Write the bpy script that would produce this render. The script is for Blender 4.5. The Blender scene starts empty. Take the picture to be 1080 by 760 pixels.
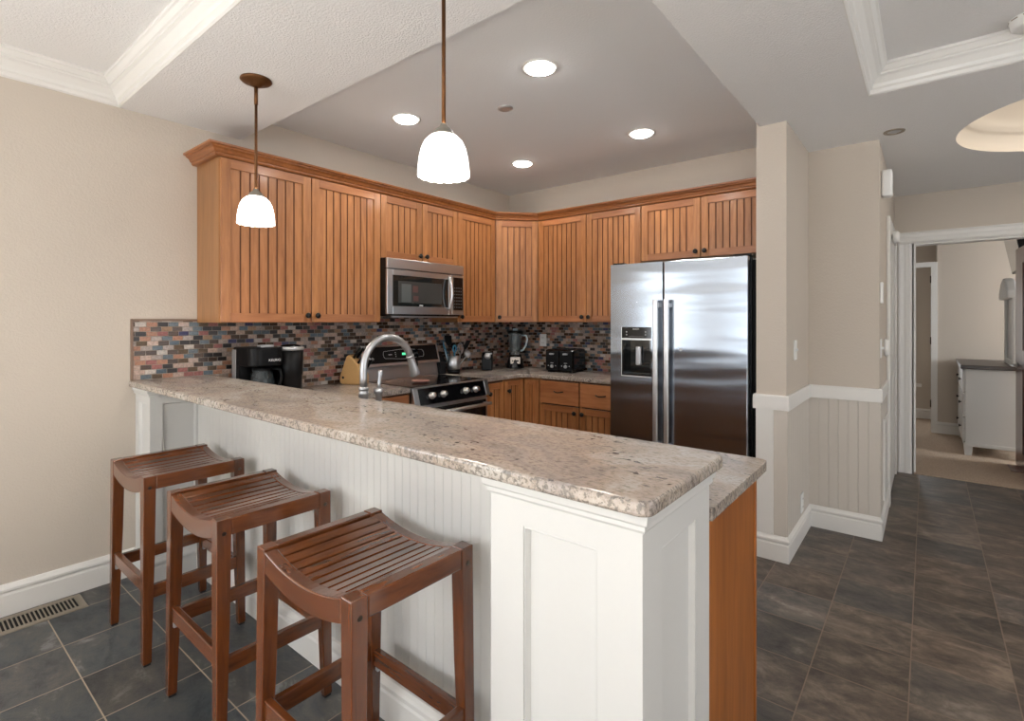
import bpy, bmesh, math, random
from mathutils import Matrix, Vector
PI = math.pi
R = math.radians
random.seed(7)
SC = bpy.context.scene
COL = SC.collection

# ---------------------------------------------------------------- camera
cam = bpy.data.cameras.new('camera')
co = bpy.data.objects.new('camera', cam)
COL.objects.link(co)
co.location = (0, 0, 1.385)
co.rotation_euler = (R(90), 0, R(38.9))
cam.sensor_width = 36
cam.lens = 36 * 542.5 / 1080
cam.shift_y = -41.3 / 1080
cam.clip_start = 0.05
SC.camera = co
# ---------------------------------------------------------------- world, exposure
SC.view_settings.view_transform = 'Standard'
SC.view_settings.look = 'None'
SC.view_settings.gamma = 1
SC.view_settings.use_curve_mapping = False
SC.view_settings.exposure = -0.06
SC.cycles.use_denoising = True
SC.cycles.max_bounces = 7
SC.cycles.diffuse_bounces = 5
SC.cycles.sample_clamp_indirect = 6
w = bpy.data.worlds.new('sky')
SC.world = w
w.use_nodes = True
w.node_tree.nodes['Background'].inputs[0].default_value = (0.86, 0.93, 1.0, 1)
w.node_tree.nodes['Background'].inputs[1].default_value = 2.2


def area(name, loc, rot, sx, sy, power, color=(1, 1, 1)):
    l = bpy.data.lights.new(name, 'AREA')
    l.shape = 'RECTANGLE'
    l.size = sx
    l.size_y = sy
    l.energy = power
    l.color = color
    o = bpy.data.objects.new(name, l)
    COL.objects.link(o)
    o.location = loc
    o.rotation_euler = rot
    return o


# daylight entering through the living room windows (behind and beside the camera)
area('added_daylight', (-0.2, -3.80, 1.6), (R(100), 0, 0), 5.2, 1.3, 62, (0.90, 0.95, 1.0))
area('added_daylight', (-3.62, -2.1, 1.5), (R(105), 0, R(-90)), 2.2, 1.5, 60, (0.93, 0.965, 1.0))
area('added_daylight', (3.64, 1.9, 1.5), (R(105), 0, R(90)), 3.8, 1.7, 30, (1.0, 0.97, 0.93))
area('added_daylight', (3.60, 7.1, 1.5), (R(90), 0, R(90)), 1.4, 1.3, 110, (0.93, 0.97, 1.0))  # unseen bedroom window, added for more light on the dresser

area('added_daylight', (-.58, 9.30, 1.2), (R(90), 0, R(180)), .7, 1.3, 9, (0.93, 0.97, 1.0))  # fill lamp added to brighten the closet, in front of a solid window panel
sl = bpy.data.lights.new('sun', 'SUN')
sl.energy = 60.0
sl.angle = R(1.5)
sl.color = (0.95, 0.97, 1.0)
so = bpy.data.objects.new('sun', sl)
COL.objects.link(so)
so.rotation_euler = (R(47), 0, R(-4))

# ---------------------------------------------------------------- materials
MATS = {}


def lin(c):
    return tuple((x / 255 / 12.92 if x / 255 <= 0.04045 else ((x / 255 + 0.055) / 1.055) ** 2.4) for x in c) + (1.0,)


def newmat(name):
    m = bpy.data.materials.new(name)
    m.use_nodes = True
    nt = m.node_tree
    return m, nt, nt.nodes['Principled BSDF']


def N(nt, t, **k):
    n = nt.nodes.new(t)
    for a, b in k.items():
        setattr(n, a, b)
    return n


def L(nt, a, b):
    nt.links.new(a, b)


def simple(name, rgb, rough=0.5, metal=0.0, bump=0.0, bscale=60.0, var=0.0, coat=0.0, emit=0.0, trans=0.0, aniso=None):
    """plain surface with a little procedural variation and relief"""
    m, nt, b = newmat(name)
    c = lin(rgb)
    tc = N(nt, 'ShaderNodeTexCoord')
    no = N(nt, 'ShaderNodeTexNoise')
    no.inputs['Scale'].default_value = bscale
    no.inputs['Detail'].default_value = 3
    mp = N(nt, 'ShaderNodeMapping')
    if aniso:
        mp.inputs['Scale'].default_value = aniso
    L(nt, tc.outputs['Object'], mp.inputs[0])
    L(nt, mp.outputs[0], no.inputs['Vector'])
    mx = N(nt, 'ShaderNodeMixRGB')
    mx.inputs[1].default_value = tuple(x * (1 - var) for x in c[:3]) + (1,)
    mx.inputs[2].default_value = tuple(min(1, x * (1 + var)) for x in c[:3]) + (1,)
    L(nt, no.outputs[0], mx.inputs[0])
    L(nt, mx.outputs[0], b.inputs['Base Color'])
    b.inputs['Roughness'].default_value = rough
    b.inputs['Metallic'].default_value = metal
    b.inputs['Coat Weight'].default_value = coat
    if trans:
        b.inputs['Transmission Weight'].default_value = trans
        b.inputs['IOR'].default_value = 1.45
    if emit:
        b.inputs['Emission Color'].default_value = c
        b.inputs['Emission Strength'].default_value = emit
    if bump:
        bp = N(nt, 'ShaderNodeBump')
        bp.inputs['Strength'].default_value = bump
        bp.inputs['Distance'].default_value = 0.004
        L(nt, no.outputs[0], bp.inputs['Height'])
        L(nt, bp.outputs[0], b.inputs['Normal'])
    MATS[name] = m
    return m


def wood(name, dark, light, scale=(1, 1, 1), rough=0.35, coat=0.25, det=1.0, blotch=0.5):
    """grain runs along local z; 'scale' stretches it"""
    m, nt, b = newmat(name)
    tc = N(nt, 'ShaderNodeTexCoord')
    oi = N(nt, 'ShaderNodeObjectInfo')
    add = N(nt, 'ShaderNodeVectorMath', operation='ADD')
    L(nt, tc.outputs['Object'], add.inputs[0])
    cmb = N(nt, 'ShaderNodeCombineXYZ')
    ml = N(nt, 'ShaderNodeMath', operation='MULTIPLY')
    ml.inputs[1].default_value = 9.0
    L(nt, oi.outputs['Random'], ml.inputs[0])
    for i in range(3):
        L(nt, ml.outputs[0], cmb.inputs[i])
    L(nt, cmb.outputs[0], add.inputs[1])
    mp = N(nt, 'ShaderNodeMapping')
    mp.inputs['Scale'].default_value = scale
    L(nt, add.outputs[0], mp.inputs[0])
    n1 = N(nt, 'ShaderNodeTexNoise')
    n1.inputs['Scale'].default_value = 14 * det
    n1.inputs['Detail'].default_value = 5
    n1.inputs['Distortion'].default_value = 0.6
    L(nt, mp.outputs[0], n1.inputs['Vector'])
    n2 = N(nt, 'ShaderNodeTexNoise')
    n2.inputs['Scale'].default_value = 2.2
    n2.inputs['Detail'].default_value = 2
    L(nt, mp.outputs[0], n2.inputs['Vector'])
    m1 = N(nt, 'ShaderNodeMixRGB')
    m1.inputs[0].default_value = blotch
    L(nt, n1.outputs[0], m1.inputs[1])
    L(nt, n2.outputs[0], m1.inputs[2])
    cr = N(nt, 'ShaderNodeValToRGB')
    cr.color_ramp.elements[0].position = 0.30
    cr.color_ramp.elements[0].color = lin(dark)
    cr.color_ramp.elements[1].position = 0.68
    cr.color_ramp.elements[1].color = lin(light)
    L(nt, m1.outputs[0], cr.inputs[0])
    hsv = N(nt, 'ShaderNodeHueSaturation')
    mr = N(nt, 'ShaderNodeMapRange')
    mr.inputs[3].default_value = 0.90
    mr.inputs[4].default_value = 1.10
    L(nt, oi.outputs['Random'], mr.inputs[0])
    L(nt, mr.outputs[0], hsv.inputs['Value'])
    L(nt, cr.outputs[0], hsv.inputs['Color'])
    L(nt, hsv.outputs[0], b.inputs['Base Color'])
    b.inputs['Roughness'].default_value = rough
    b.inputs['Coat Weight'].default_value = coat
    b.inputs['Coat Roughness'].default_value = 0.15
    bp = N(nt, 'ShaderNodeBump')
    bp.inputs['Strength'].default_value = 0.08
    bp.inputs['Distance'].default_value = 0.002
    L(nt, n1.outputs[0], bp.inputs['Height'])
    L(nt, bp.outputs[0], b.inputs['Normal'])
    MATS[name] = m
    return m


def plaster(name, rgb, bump=0.35, scale=55, rough=0.85):
    m, nt, b = newmat(name)
    tc = N(nt, 'ShaderNodeTexCoord')
    n1 = N(nt, 'ShaderNodeTexNoise')
    n1.inputs['Scale'].default_value = scale
    n1.inputs['Detail'].default_value = 4
    L(nt, tc.outputs['Object'], n1.inputs['Vector'])
    n2 = N(nt, 'ShaderNodeTexNoise')
    n2.inputs['Scale'].default_value = scale * 3
    L(nt, tc.outputs['Object'], n2.inputs['Vector'])
    cr = N(nt, 'ShaderNodeValToRGB')
    cr.color_ramp.elements[0].position = 0.42
    cr.color_ramp.elements[1].position = 0.58
    L(nt, n1.outputs[0], cr.inputs[0])
    ad = N(nt, 'ShaderNodeMixRGB')
    ad.inputs[0].default_value = 0.3
    L(nt, cr.outputs[0], ad.inputs[1])
    L(nt, n2.outputs[0], ad.inputs[2])
    bp = N(nt, 'ShaderNodeBump')
    bp.inputs['Strength'].default_value = bump
    bp.inputs['Distance'].default_value = 0.003
    L(nt, ad.outputs[0], bp.inputs['Height'])
    L(nt, bp.outputs[0], b.inputs['Normal'])
    b.inputs['Base Color'].default_value = lin(rgb)
    b.inputs['Roughness'].default_value = rough
    b.inputs['Specular IOR Level'].default_value = 0.3
    MATS[name] = m
    return m


def granite(name, edge=False):
    m, nt, b = newmat(name)
    tc = N(nt, 'ShaderNodeTexCoord')
    mp = N(nt, 'ShaderNodeMapping')
    mp.inputs['Scale'].default_value = (1.0, 1.7, 1.0)
    mp.inputs['Rotation'].default_value = (0, 0, 0.35)
    L(nt, tc.outputs['Object'], mp.inputs[0])

    def noise(s, d, r=0.6, dist=0.0, src=mp):
        n = N(nt, 'ShaderNodeTexNoise')
        n.inputs['Scale'].default_value = s
        n.inputs['Detail'].default_value = d
        n.inputs['Roughness'].default_value = r
        n.inputs['Distortion'].default_value = dist
        L(nt, src.outputs[0], n.inputs['Vector'])
        return n

    def ramp(n, stops):
        c = N(nt, 'ShaderNodeValToRGB')
        e = c.color_ramp.elements
        e[0].position, e[0].color = stops[0]
        e[1].position, e[1].color = stops[1]
        for p, col in stops[2:]:
            k = e.new(p)
            k.color = col
        L(nt, n.outputs[0], c.inputs[0])
        return c

    big = noise(2.6, 8, 0.62, 1.2)
    base = ramp(big, [(0.30, lin((192, 188, 180))), (0.72, lin((146, 132, 122))), (0.42, lin((186, 178, 169))),
                      (0.52, lin((177, 164, 152))), (0.62, lin((162, 152, 146)))])
    fine = noise(70, 4, 0.7)
    fr = ramp(fine, [(0.34, (0.50, 0.47, 0.44, 1)), (0.62, (1, 1, 1, 1)), (0.5, (0.92, 0.91, 0.9, 1))])
    mul = N(nt, 'ShaderNodeMixRGB', blend_type='MULTIPLY')
    mul.inputs[0].default_value = 0.8
    L(nt, base.outputs[0], mul.inputs[1])
    L(nt, fr.outputs[0], mul.inputs[2])
    # dark mineral specks
    vo = noise(42, 3, 0.5, 0.4)
    vr = ramp(vo, [(0.60, (0, 0, 0, 1)), (0.64, (1, 1, 1, 1))])
    clus = noise(4, 3, 0.6)
    cl = ramp(clus, [(0.42, (0.05, 0.05, 0.05, 1)), (0.66, (1, 1, 1, 1))])
    mm = N(nt, 'ShaderNodeMath', operation='MULTIPLY')
    L(nt, vr.outputs[0], mm.inputs[0])
    L(nt, cl.outputs[0], mm.inputs[1])
    mx = N(nt, 'ShaderNodeMixRGB')
    mx.inputs[2].default_value = lin((62, 60, 62))
    L(nt, mm.outputs[0], mx.inputs[0])
    L(nt, mul.outputs[0], mx.inputs[1])
    last = mx
    # the sawn edges show more dark crystal
    ge = N(nt, 'ShaderNodeNewGeometry')
    sep = N(nt, 'ShaderNodeSeparateXYZ')
    L(nt, ge.outputs['True Normal'], sep.inputs[0])
    ab = N(nt, 'ShaderNodeMath', operation='LESS_THAN')
    ab.inputs[1].default_value = 0.8
    L(nt, sep.outputs[2], ab.inputs[0])
    es = noise(95, 3, 0.6, 0.3)
    er = ramp(es, [(0.52, (0, 0, 0, 1)), (0.56, (1, 1, 1, 1))])
    em = N(nt, 'ShaderNodeMath', operation='MULTIPLY')
    L(nt, er.outputs[0], em.inputs[0])
    L(nt, ab.outputs[0], em.inputs[1])
    em2 = N(nt, 'ShaderNodeMath', operation='MULTIPLY')
    em2.inputs[1].default_value = 0.62
    L(nt, em.outputs[0], em2.inputs[0])
    mx2 = N(nt, 'ShaderNodeMixRGB')
    mx2.inputs[2].default_value = lin((84, 80, 74))
    L(nt, em2.outputs[0], mx2.inputs[0])
    L(nt, last.outputs[0], mx2.inputs[1])
    L(nt, mx2.outputs[0], b.inputs['Base Color'])
    b.inputs['Roughness'].default_value = 0.22
    b.inputs['Specular IOR Level'].default_value = 0.45
    MATS[name] = m
    return m


def cellgrid(nt, src_x, src_y, x0, y0, px, py, offset_rows):
    """returns (random value per cell, distance masks) for a rectangular tile field"""
    def mth(op, a, bv=None):
        n = N(nt, 'ShaderNodeMath', operation=op)
        for i, v in enumerate((a, bv)):
            if v is None:
                continue
            if isinstance(v, (int, float)):
                n.inputs[i].default_value = v
            else:
                L(nt, v, n.inputs[i])
        return n.outputs[0]
    v = mth('DIVIDE', mth('SUBTRACT', src_y, y0), py)
    row = mth('FLOOR', v)
    u = mth('DIVIDE', mth('SUBTRACT', src_x, x0), px)
    if offset_rows:
        # each row slips sideways by a random step
        wn0 = N(nt, 'ShaderNodeTexWhiteNoise', noise_dimensions='1D')
        L(nt, row, wn0.inputs['W'])
        u = mth('ADD', u, mth('ADD', mth('MULTIPLY', mth('MODULO', row, 2.0), 0.5), mth('MULTIPLY', wn0.outputs[0], 0.25)))
    colm = mth('FLOOR', u)
    cmb = N(nt, 'ShaderNodeCombineXYZ')
    L(nt, colm, cmb.inputs[0])
    L(nt, row, cmb.inputs[1])
    wn = N(nt, 'ShaderNodeTexWhiteNoise', noise_dimensions='3D')
    L(nt, cmb.outputs[0], wn.inputs[0])
    fu = mth('FRACT', u)
    fv = mth('FRACT', v)
    du = mth('MULTIPLY', mth('MINIMUM', fu, mth('SUBTRACT', 1.0, fu)), px)
    dv = mth('MULTIPLY', mth('MINIMUM', fv, mth('SUBTRACT', 1.0, fv)), py)
    return wn, du, dv, mth, cmb


def mosaic(name, axis):
    m, nt, b = newmat(name)
    tc = N(nt, 'ShaderNodeTexCoord')
    sp = N(nt, 'ShaderNodeSeparateXYZ')
    L(nt, tc.outputs['Object'], sp.inputs[0])
    wn, du, dv, mth, cmb = cellgrid(nt, sp.outputs[axis], sp.outputs[2], 0.0, 0.93, 0.053, 0.0265, True)
    cr = N(nt, 'ShaderNodeValToRGB')
    cr.color_ramp.interpolation = 'CONSTANT'
    pal = [(0.0, (176, 152, 138)), (0.15, (152, 138, 130)), (0.28, (66, 46, 32)), (0.43, (88, 98, 104)),
           (0.51, (158, 112, 88)), (0.60, (34, 26, 24)), (0.71, (178, 168, 160)), (0.76, (142, 88, 82)),
           (0.82, (140, 110, 84)), (0.88, (80, 94, 104)), (0.92, (84, 66, 46)), (0.98, (48, 48, 84))]
    e = cr.color_ramp.elements
    e[0].position, e[0].color = pal[0][0], lin(pal[0][1])
    e[1].position, e[1].color = pal[1][0], lin(pal[1][1])
    for p, c in pal[2:]:
        k = e.new(p)
        k.color = lin(c)
    L(nt, wn.outputs[0], cr.inputs[0])
    no = N(nt, 'ShaderNodeTexNoise')
    no.inputs['Scale'].default_value = 90
    no.inputs['Detail'].default_value = 4
    L(nt, tc.outputs['Object'], no.inputs['Vector'])
    nr = N(nt, 'ShaderNodeMapRange')
    nr.inputs[1].default_value = 0.3
    nr.inputs[2].default_value = 0.7
    nr.inputs[3].default_value = 0.75
    nr.inputs[4].default_value = 1.25
    L(nt, no.outputs[0], nr.inputs[0])
    hs = N(nt, 'ShaderNodeHueSaturation')
    L(nt, nr.outputs[0], hs.inputs['Value'])
    L(nt, cr.outputs[0], hs.inputs['Color'])
    edge = mth('MINIMUM', du, dv)
    isg = mth('LESS_THAN', edge, 0.0013)
    mx = N(nt, 'ShaderNodeMixRGB')
    mx.inputs[2].default_value = lin((150, 138, 128))
    L(nt, isg, mx.inputs[0])
    L(nt, hs.outputs[0], mx.inputs[1])
    L(nt, mx.outputs[0], b.inputs['Base Color'])
    ro = mth('ADD', mth('MULTIPLY', isg, 0.6), mth('MULTIPLY', wn.outputs[0], 0.35))
    L(nt, mth('ADD', ro, 0.08), b.inputs['Roughness'])
    bp = N(nt, 'ShaderNodeBump')
    bp.inputs['Distance'].default_value = 0.002
    bp.inputs['Strength'].default_value = 0.6
    L(nt, mth('MINIMUM', edge, 0.0025), bp.inputs['Height'])
    bp.inputs['Distance'].default_value = 1.0
    L(nt, bp.outputs[0], b.inputs['Normal'])
    MATS[name] = m


def slate(name):
    m, nt, b = newmat(name)
    tc = N(nt, 'ShaderNodeTexCoord')
    sp = N(nt, 'ShaderNodeSeparateXYZ')
    L(nt, tc.outputs['Object'], sp.inputs[0])
    wn, du, dv, mth, cmb = cellgrid(nt, sp.outputs[0], sp.outputs[1], -0.365, 0.505, 0.3128, 0.309, False)
    # pattern coordinates shifted by cell so that the veins break at the joints
    sc = N(nt, 'ShaderNodeVectorMath', operation='SCALE')
    sc.inputs['Scale'].default_value = 3.7
    L(nt, wn.outputs['Color'], sc.inputs[0])
    ad = N(nt, 'ShaderNodeVectorMath', operation='ADD')
    L(nt, tc.outputs['Object'], ad.inputs[0])
    L(nt, sc.outputs[0], ad.inputs[1])
    mp = N(nt, 'ShaderNodeMapping')
    mp.inputs['Scale'].default_value = (1.0, 1.6, 1.0)
    mp.inputs['Rotation'].default_value = (0, 0, 0.5)
    L(nt, ad.outputs[0], mp.inputs[0])
    n1 = N(nt, 'ShaderNodeTexNoise')
    n1.inputs['Scale'].default_value = 5
    n1.inputs['Detail'].default_value = 12
    n1.inputs['Roughness'].default_value = 0.74
    n1.inputs['Distortion'].default_value = 0.35
    L(nt, mp.outputs[0], n1.inputs['Vector'])
    cr = N(nt, 'ShaderNodeValToRGB')
    e = cr.color_ramp.elements
    e[0].position, e[0].color = 0.36, lin((50, 56, 60))
    e[1].position, e[1].color = 0.66, lin((126, 128, 127))
    for p, c in ((0.47, (74, 79, 82)), (0.58, (88, 88, 85))):
        k = e.new(p)
        k.color = lin(c)
    L(nt, n1.outputs[0], cr.inputs[0])
    # brown varies by tile; warmer light towards the hall is put into the colour
    cr2 = N(nt, 'ShaderNodeValToRGB')
    e = cr2.color_ramp.elements
    e[0].position, e[0].color = 0.36, lin((60, 50, 42))
    e[1].position, e[1].color = 0.66, lin((132, 117, 101))
    k = e.new(0.5)
    k.color = lin((90, 77, 66))
    L(nt, n1.outputs[0], cr2.inputs[0])
    xr = N(nt, 'ShaderNodeMapRange')
    xr.inputs[1].default_value = -2.2
    xr.inputs[2].default_value = 0.2
    xr.inputs[3].default_value = -0.25
    xr.inputs[4].default_value = 0.62
    L(nt, sp.outputs[0], xr.inputs[0])
    fac = mth('ADD', xr.outputs[0], mth('MULTIPLY', wn.outputs[0], 0.55))
    fc = N(nt, 'ShaderNodeClamp')
    L(nt, fac, fc.inputs[0])
    mx = N(nt, 'ShaderNodeMixRGB')
    L(nt, fc.outputs[0], mx.inputs[0])
    L(nt, cr.outputs[0], mx.inputs[1])
    L(nt, cr2.outputs[0], mx.inputs[2])
    hs = N(nt, 'ShaderNodeHueSaturation')
    sc2 = N(nt, 'ShaderNodeSeparateXYZ')
    L(nt, wn.outputs['Color'], sc2.inputs[0])
    vr = N(nt, 'ShaderNodeMapRange')
    vr.inputs[3].default_value = 0.72
    vr.inputs[4].default_value = 1.18
    L(nt, sc2.outputs[1], vr.inputs[0])
    L(nt, vr.outputs[0], hs.inputs['Value'])
    L(nt, mx.outputs[0], hs.inputs['Color'])
    gu = mth('LESS_THAN', du, 0.0021)
    gv = mth('LESS_THAN', dv, 0.0024)
    g = mth('MAXIMUM', gu, gv)
    gcol = N(nt, 'ShaderNodeMixRGB')
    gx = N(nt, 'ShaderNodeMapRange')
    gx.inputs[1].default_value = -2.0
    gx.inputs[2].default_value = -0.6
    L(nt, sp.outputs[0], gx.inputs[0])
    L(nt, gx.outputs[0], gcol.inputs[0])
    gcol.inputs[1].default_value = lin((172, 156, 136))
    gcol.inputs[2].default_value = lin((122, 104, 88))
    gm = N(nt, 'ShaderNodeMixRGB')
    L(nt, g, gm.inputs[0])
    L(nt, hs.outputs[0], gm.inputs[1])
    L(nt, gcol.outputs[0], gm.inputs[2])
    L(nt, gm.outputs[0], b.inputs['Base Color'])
    b.inputs['Roughness'].default_value = 0.42
    b.inputs['Specular IOR Level'].default_value = 0.5
    bp = N(nt, 'ShaderNodeBump')
    bp.inputs['Strength'].default_value = 0.5
    bp.inputs['Distance'].default_value = 0.010
    L(nt, mth('SUBTRACT', n1.outputs[0], mth('MULTIPLY', g, 0.4)), bp.inputs['Height'])
    L(nt, bp.outputs[0], b.inputs['Normal'])
    MATS[name] = m


def steel(name, rgb=(176, 176, 176), rough=0.22, wav=0.0, axis=(1, 1, 60)):
    m, nt, b = newmat(name)
    tc = N(nt, 'ShaderNodeTexCoord')
    mp = N(nt, 'ShaderNodeMapping')
    mp.inputs['Scale'].default_value = axis
    L(nt, tc.outputs['Object'], mp.inputs[0])
    n1 = N(nt, 'ShaderNodeTexNoise')
    n1.inputs['Scale'].default_value = 8
    n1.inputs['Detail'].default_value = 3
    L(nt, mp.outputs[0], n1.inputs['Vector'])
    mr = N(nt, 'ShaderNodeMapRange')
    mr.inputs[3].default_value = max(0.02, rough - 0.03)
    mr.inputs[4].default_value = rough + 0.03
    L(nt, n1.outputs[0], mr.inputs[0])
    L(nt, mr.outputs[0], b.inputs['Roughness'])
    b.inputs['Base Color'].default_value = lin(rgb)
    b.inputs['Metallic'].default_value = 1
    if wav:
        n2 = N(nt, 'ShaderNodeTexNoise')
        n2.inputs['Scale'].default_value = 3.0
        n2.inputs['Detail'].default_value = 1
        mp2 = N(nt, 'ShaderNodeMapping')
        mp2.inputs['Scale'].default_value = (0.3, 0.3, 2.4)
        L(nt, tc.outputs['Object'], mp2.inputs[0])
        L(nt, mp2.outputs[0], n2.inputs['Vector'])
        bp = N(nt, 'ShaderNodeBump')
        bp.inputs['Strength'].default_value = 1.0
        bp.inputs['Distance'].default_value = wav
        L(nt, n2.outputs[0], bp.inputs['Height'])
        L(nt, bp.outputs[0], b.inputs['Normal'])
    MATS[name] = m


plaster('wall_paint', (197, 187, 175), 0.22, 95)
plaster('ceiling_paint', (232, 231, 231), 0.5, 110)
plaster('kitchen_ceiling_paint', (232, 234, 237), 0.15, 90)
simple('trim_white', (224, 222, 218), 0.38, var=0.01)
simple('post_white', (204, 204, 202), 0.42, var=0.01)
simple('beadboard_grey', (208, 207, 203), 0.5, var=0.01)
simple('wainscot_shaded', (200, 193, 184), 0.5, var=0.01)  # off-white beadboard with its greige lighting put into the colour
wood('cabinet_wood', (138, 84, 44), (190, 130, 80), (3.2, 3.2, 0.35), 0.38, 0.3, blotch=0.45)
wood('cabinet_rail_wood', (132, 78, 44), (178, 118, 74), (0.35, 3.2, 3.2), 0.38, 0.3, blotch=0.45)
wood('cabinet_side_wood', (128, 86, 50), (166, 118, 74), (3.2, 3.2, 0.3), 0.4, 0.25)
wood('crown_wood', (118, 68, 32), (162, 100, 54), (0.3, 3.0, 3.0), 0.35, 0.3)
wood('end_panel_wood', (120, 66, 22), (172, 104, 46), (3.0, 3.0, 0.3), 0.4, 0.2)
simple('glaze_dark', (106, 62, 36), 0.6)
simple('reveal_shade', (44, 24, 15), 0.7)
wood('stool_wood', (68, 33, 14), (116, 62, 27), (4, 4, 0.5), 0.24, 0.6, blotch=0.55)
wood('stool_rail_wood', (68, 33, 14), (118, 63, 28), (0.5, 4, 4), 0.24, 0.6, blotch=0.55)
wood('stool_slat_wood', (72, 36, 16), (120, 66, 32), (4, 0.6, 4), 0.2, 0.6, blotch=0.4)
simple('cabinet_inside', (70, 42, 26), 0.7)
granite('granite')
mosaic('mosaic_left', 1)
mosaic('mosaic_back', 0)
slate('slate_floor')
simple('bronze', (52, 40, 34), 0.35, 0.8)
simple('aged_bronze', (104, 68, 38), 0.42, 0.75, var=0.35, bscale=30)
simple('dark_bronze', (74, 62, 52), 0.4, 0.8)
simple('shade_cap', (150, 145, 135), 0.45, 0.7)
simple('knob_black', (34, 31, 30), 0.35, 0.5)
steel('steel', (160, 167, 176), 0.20, 0.012)
steel('steel_handle', (222, 222, 222), 0.36)
steel('steel_brushed', (200, 201, 203), 0.33)
steel('nickel', (176, 177, 180), 0.33)
simple('black_plastic', (13, 13, 14), 0.38)
simple('black_gloss', (10, 10, 12), 0.08)
simple('black_matte', (26, 26, 27), 0.6)
simple('dome_light', (255, 246, 232), 0.4, emit=3.0)
simple('smoked_glass', (30, 33, 33), 0.06, coat=0.5)
simple('window_screen', (66, 66, 64), 0.22)
simple('dark_gap', (14, 13, 12), 0.8)
simple('white_plastic', (232, 232, 230), 0.35)
simple('blue_white_plastic', (200, 216, 226), 0.35)
simple('glass_clear', (225, 235, 238), 0.05, trans=0.9)
simple('glass_dark', (60, 70, 74), 0.05, trans=0.5)
simple('block_wood', (206, 164, 108), 0.45, var=0.1, aniso=(1, 1, 6))
simple('grey_metal_vent', (150, 140, 126), 0.45, 0.2)
simple('vent_hole', (20, 17, 14), 0.9)
simple('carpet', (176, 156, 136), 0.95, bump=1.0, bscale=110, var=0.5)
simple('pale_bounce_floor', (214, 206, 194), 0.95, bump=1.0, bscale=220, var=0.1)
simple('dresser_top', (66, 56, 50), 0.35)
wood('door_wood', (70, 32, 22), (104, 54, 38), (3, 3, 0.3), 0.3, 0.4)
simple('tv_screen', (12, 18, 24), 0.06, coat=0.5)
simple('shade_glass', (255, 252, 246), 0.3, emit=3.2)
simple('lamp_disc', (255, 250, 242), 0.3, emit=30.0)
simple('clock_green', (90, 230, 160), 0.4, emit=1.2)
simple('light_marking', (215, 215, 215), 0.5)
simple('reflection_red', (84, 54, 52), 0.5)
simple('dim_marking', (120, 120, 120), 0.5)
simple('paper_reflection_grey', (86, 90, 89), 0.5)
simple('teal_plastic', (58, 128, 158), 0.35)
simple('silver_plastic', (190, 190, 192), 0.3, 0.6)
simple('label_silver', (205, 196, 188), 0.35, 0.3)
simple('dome_paint', (226, 214, 198), 0.7)
simple('spoon_rest_glaze', (176, 128, 116), 0.3)
simple('rubber', (24, 23, 22), 0.8)
simple('trim_brown', (128, 104, 88), 0.4, 0.3)
simple('window_frame_white', (235, 235, 233), 0.4)


for k_, v_ in (('black_plastic', .2), ('black_matte', .2)):
    MATS[k_].node_tree.nodes['Principled BSDF'].inputs['Specular IOR Level'].default_value = v_


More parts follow.
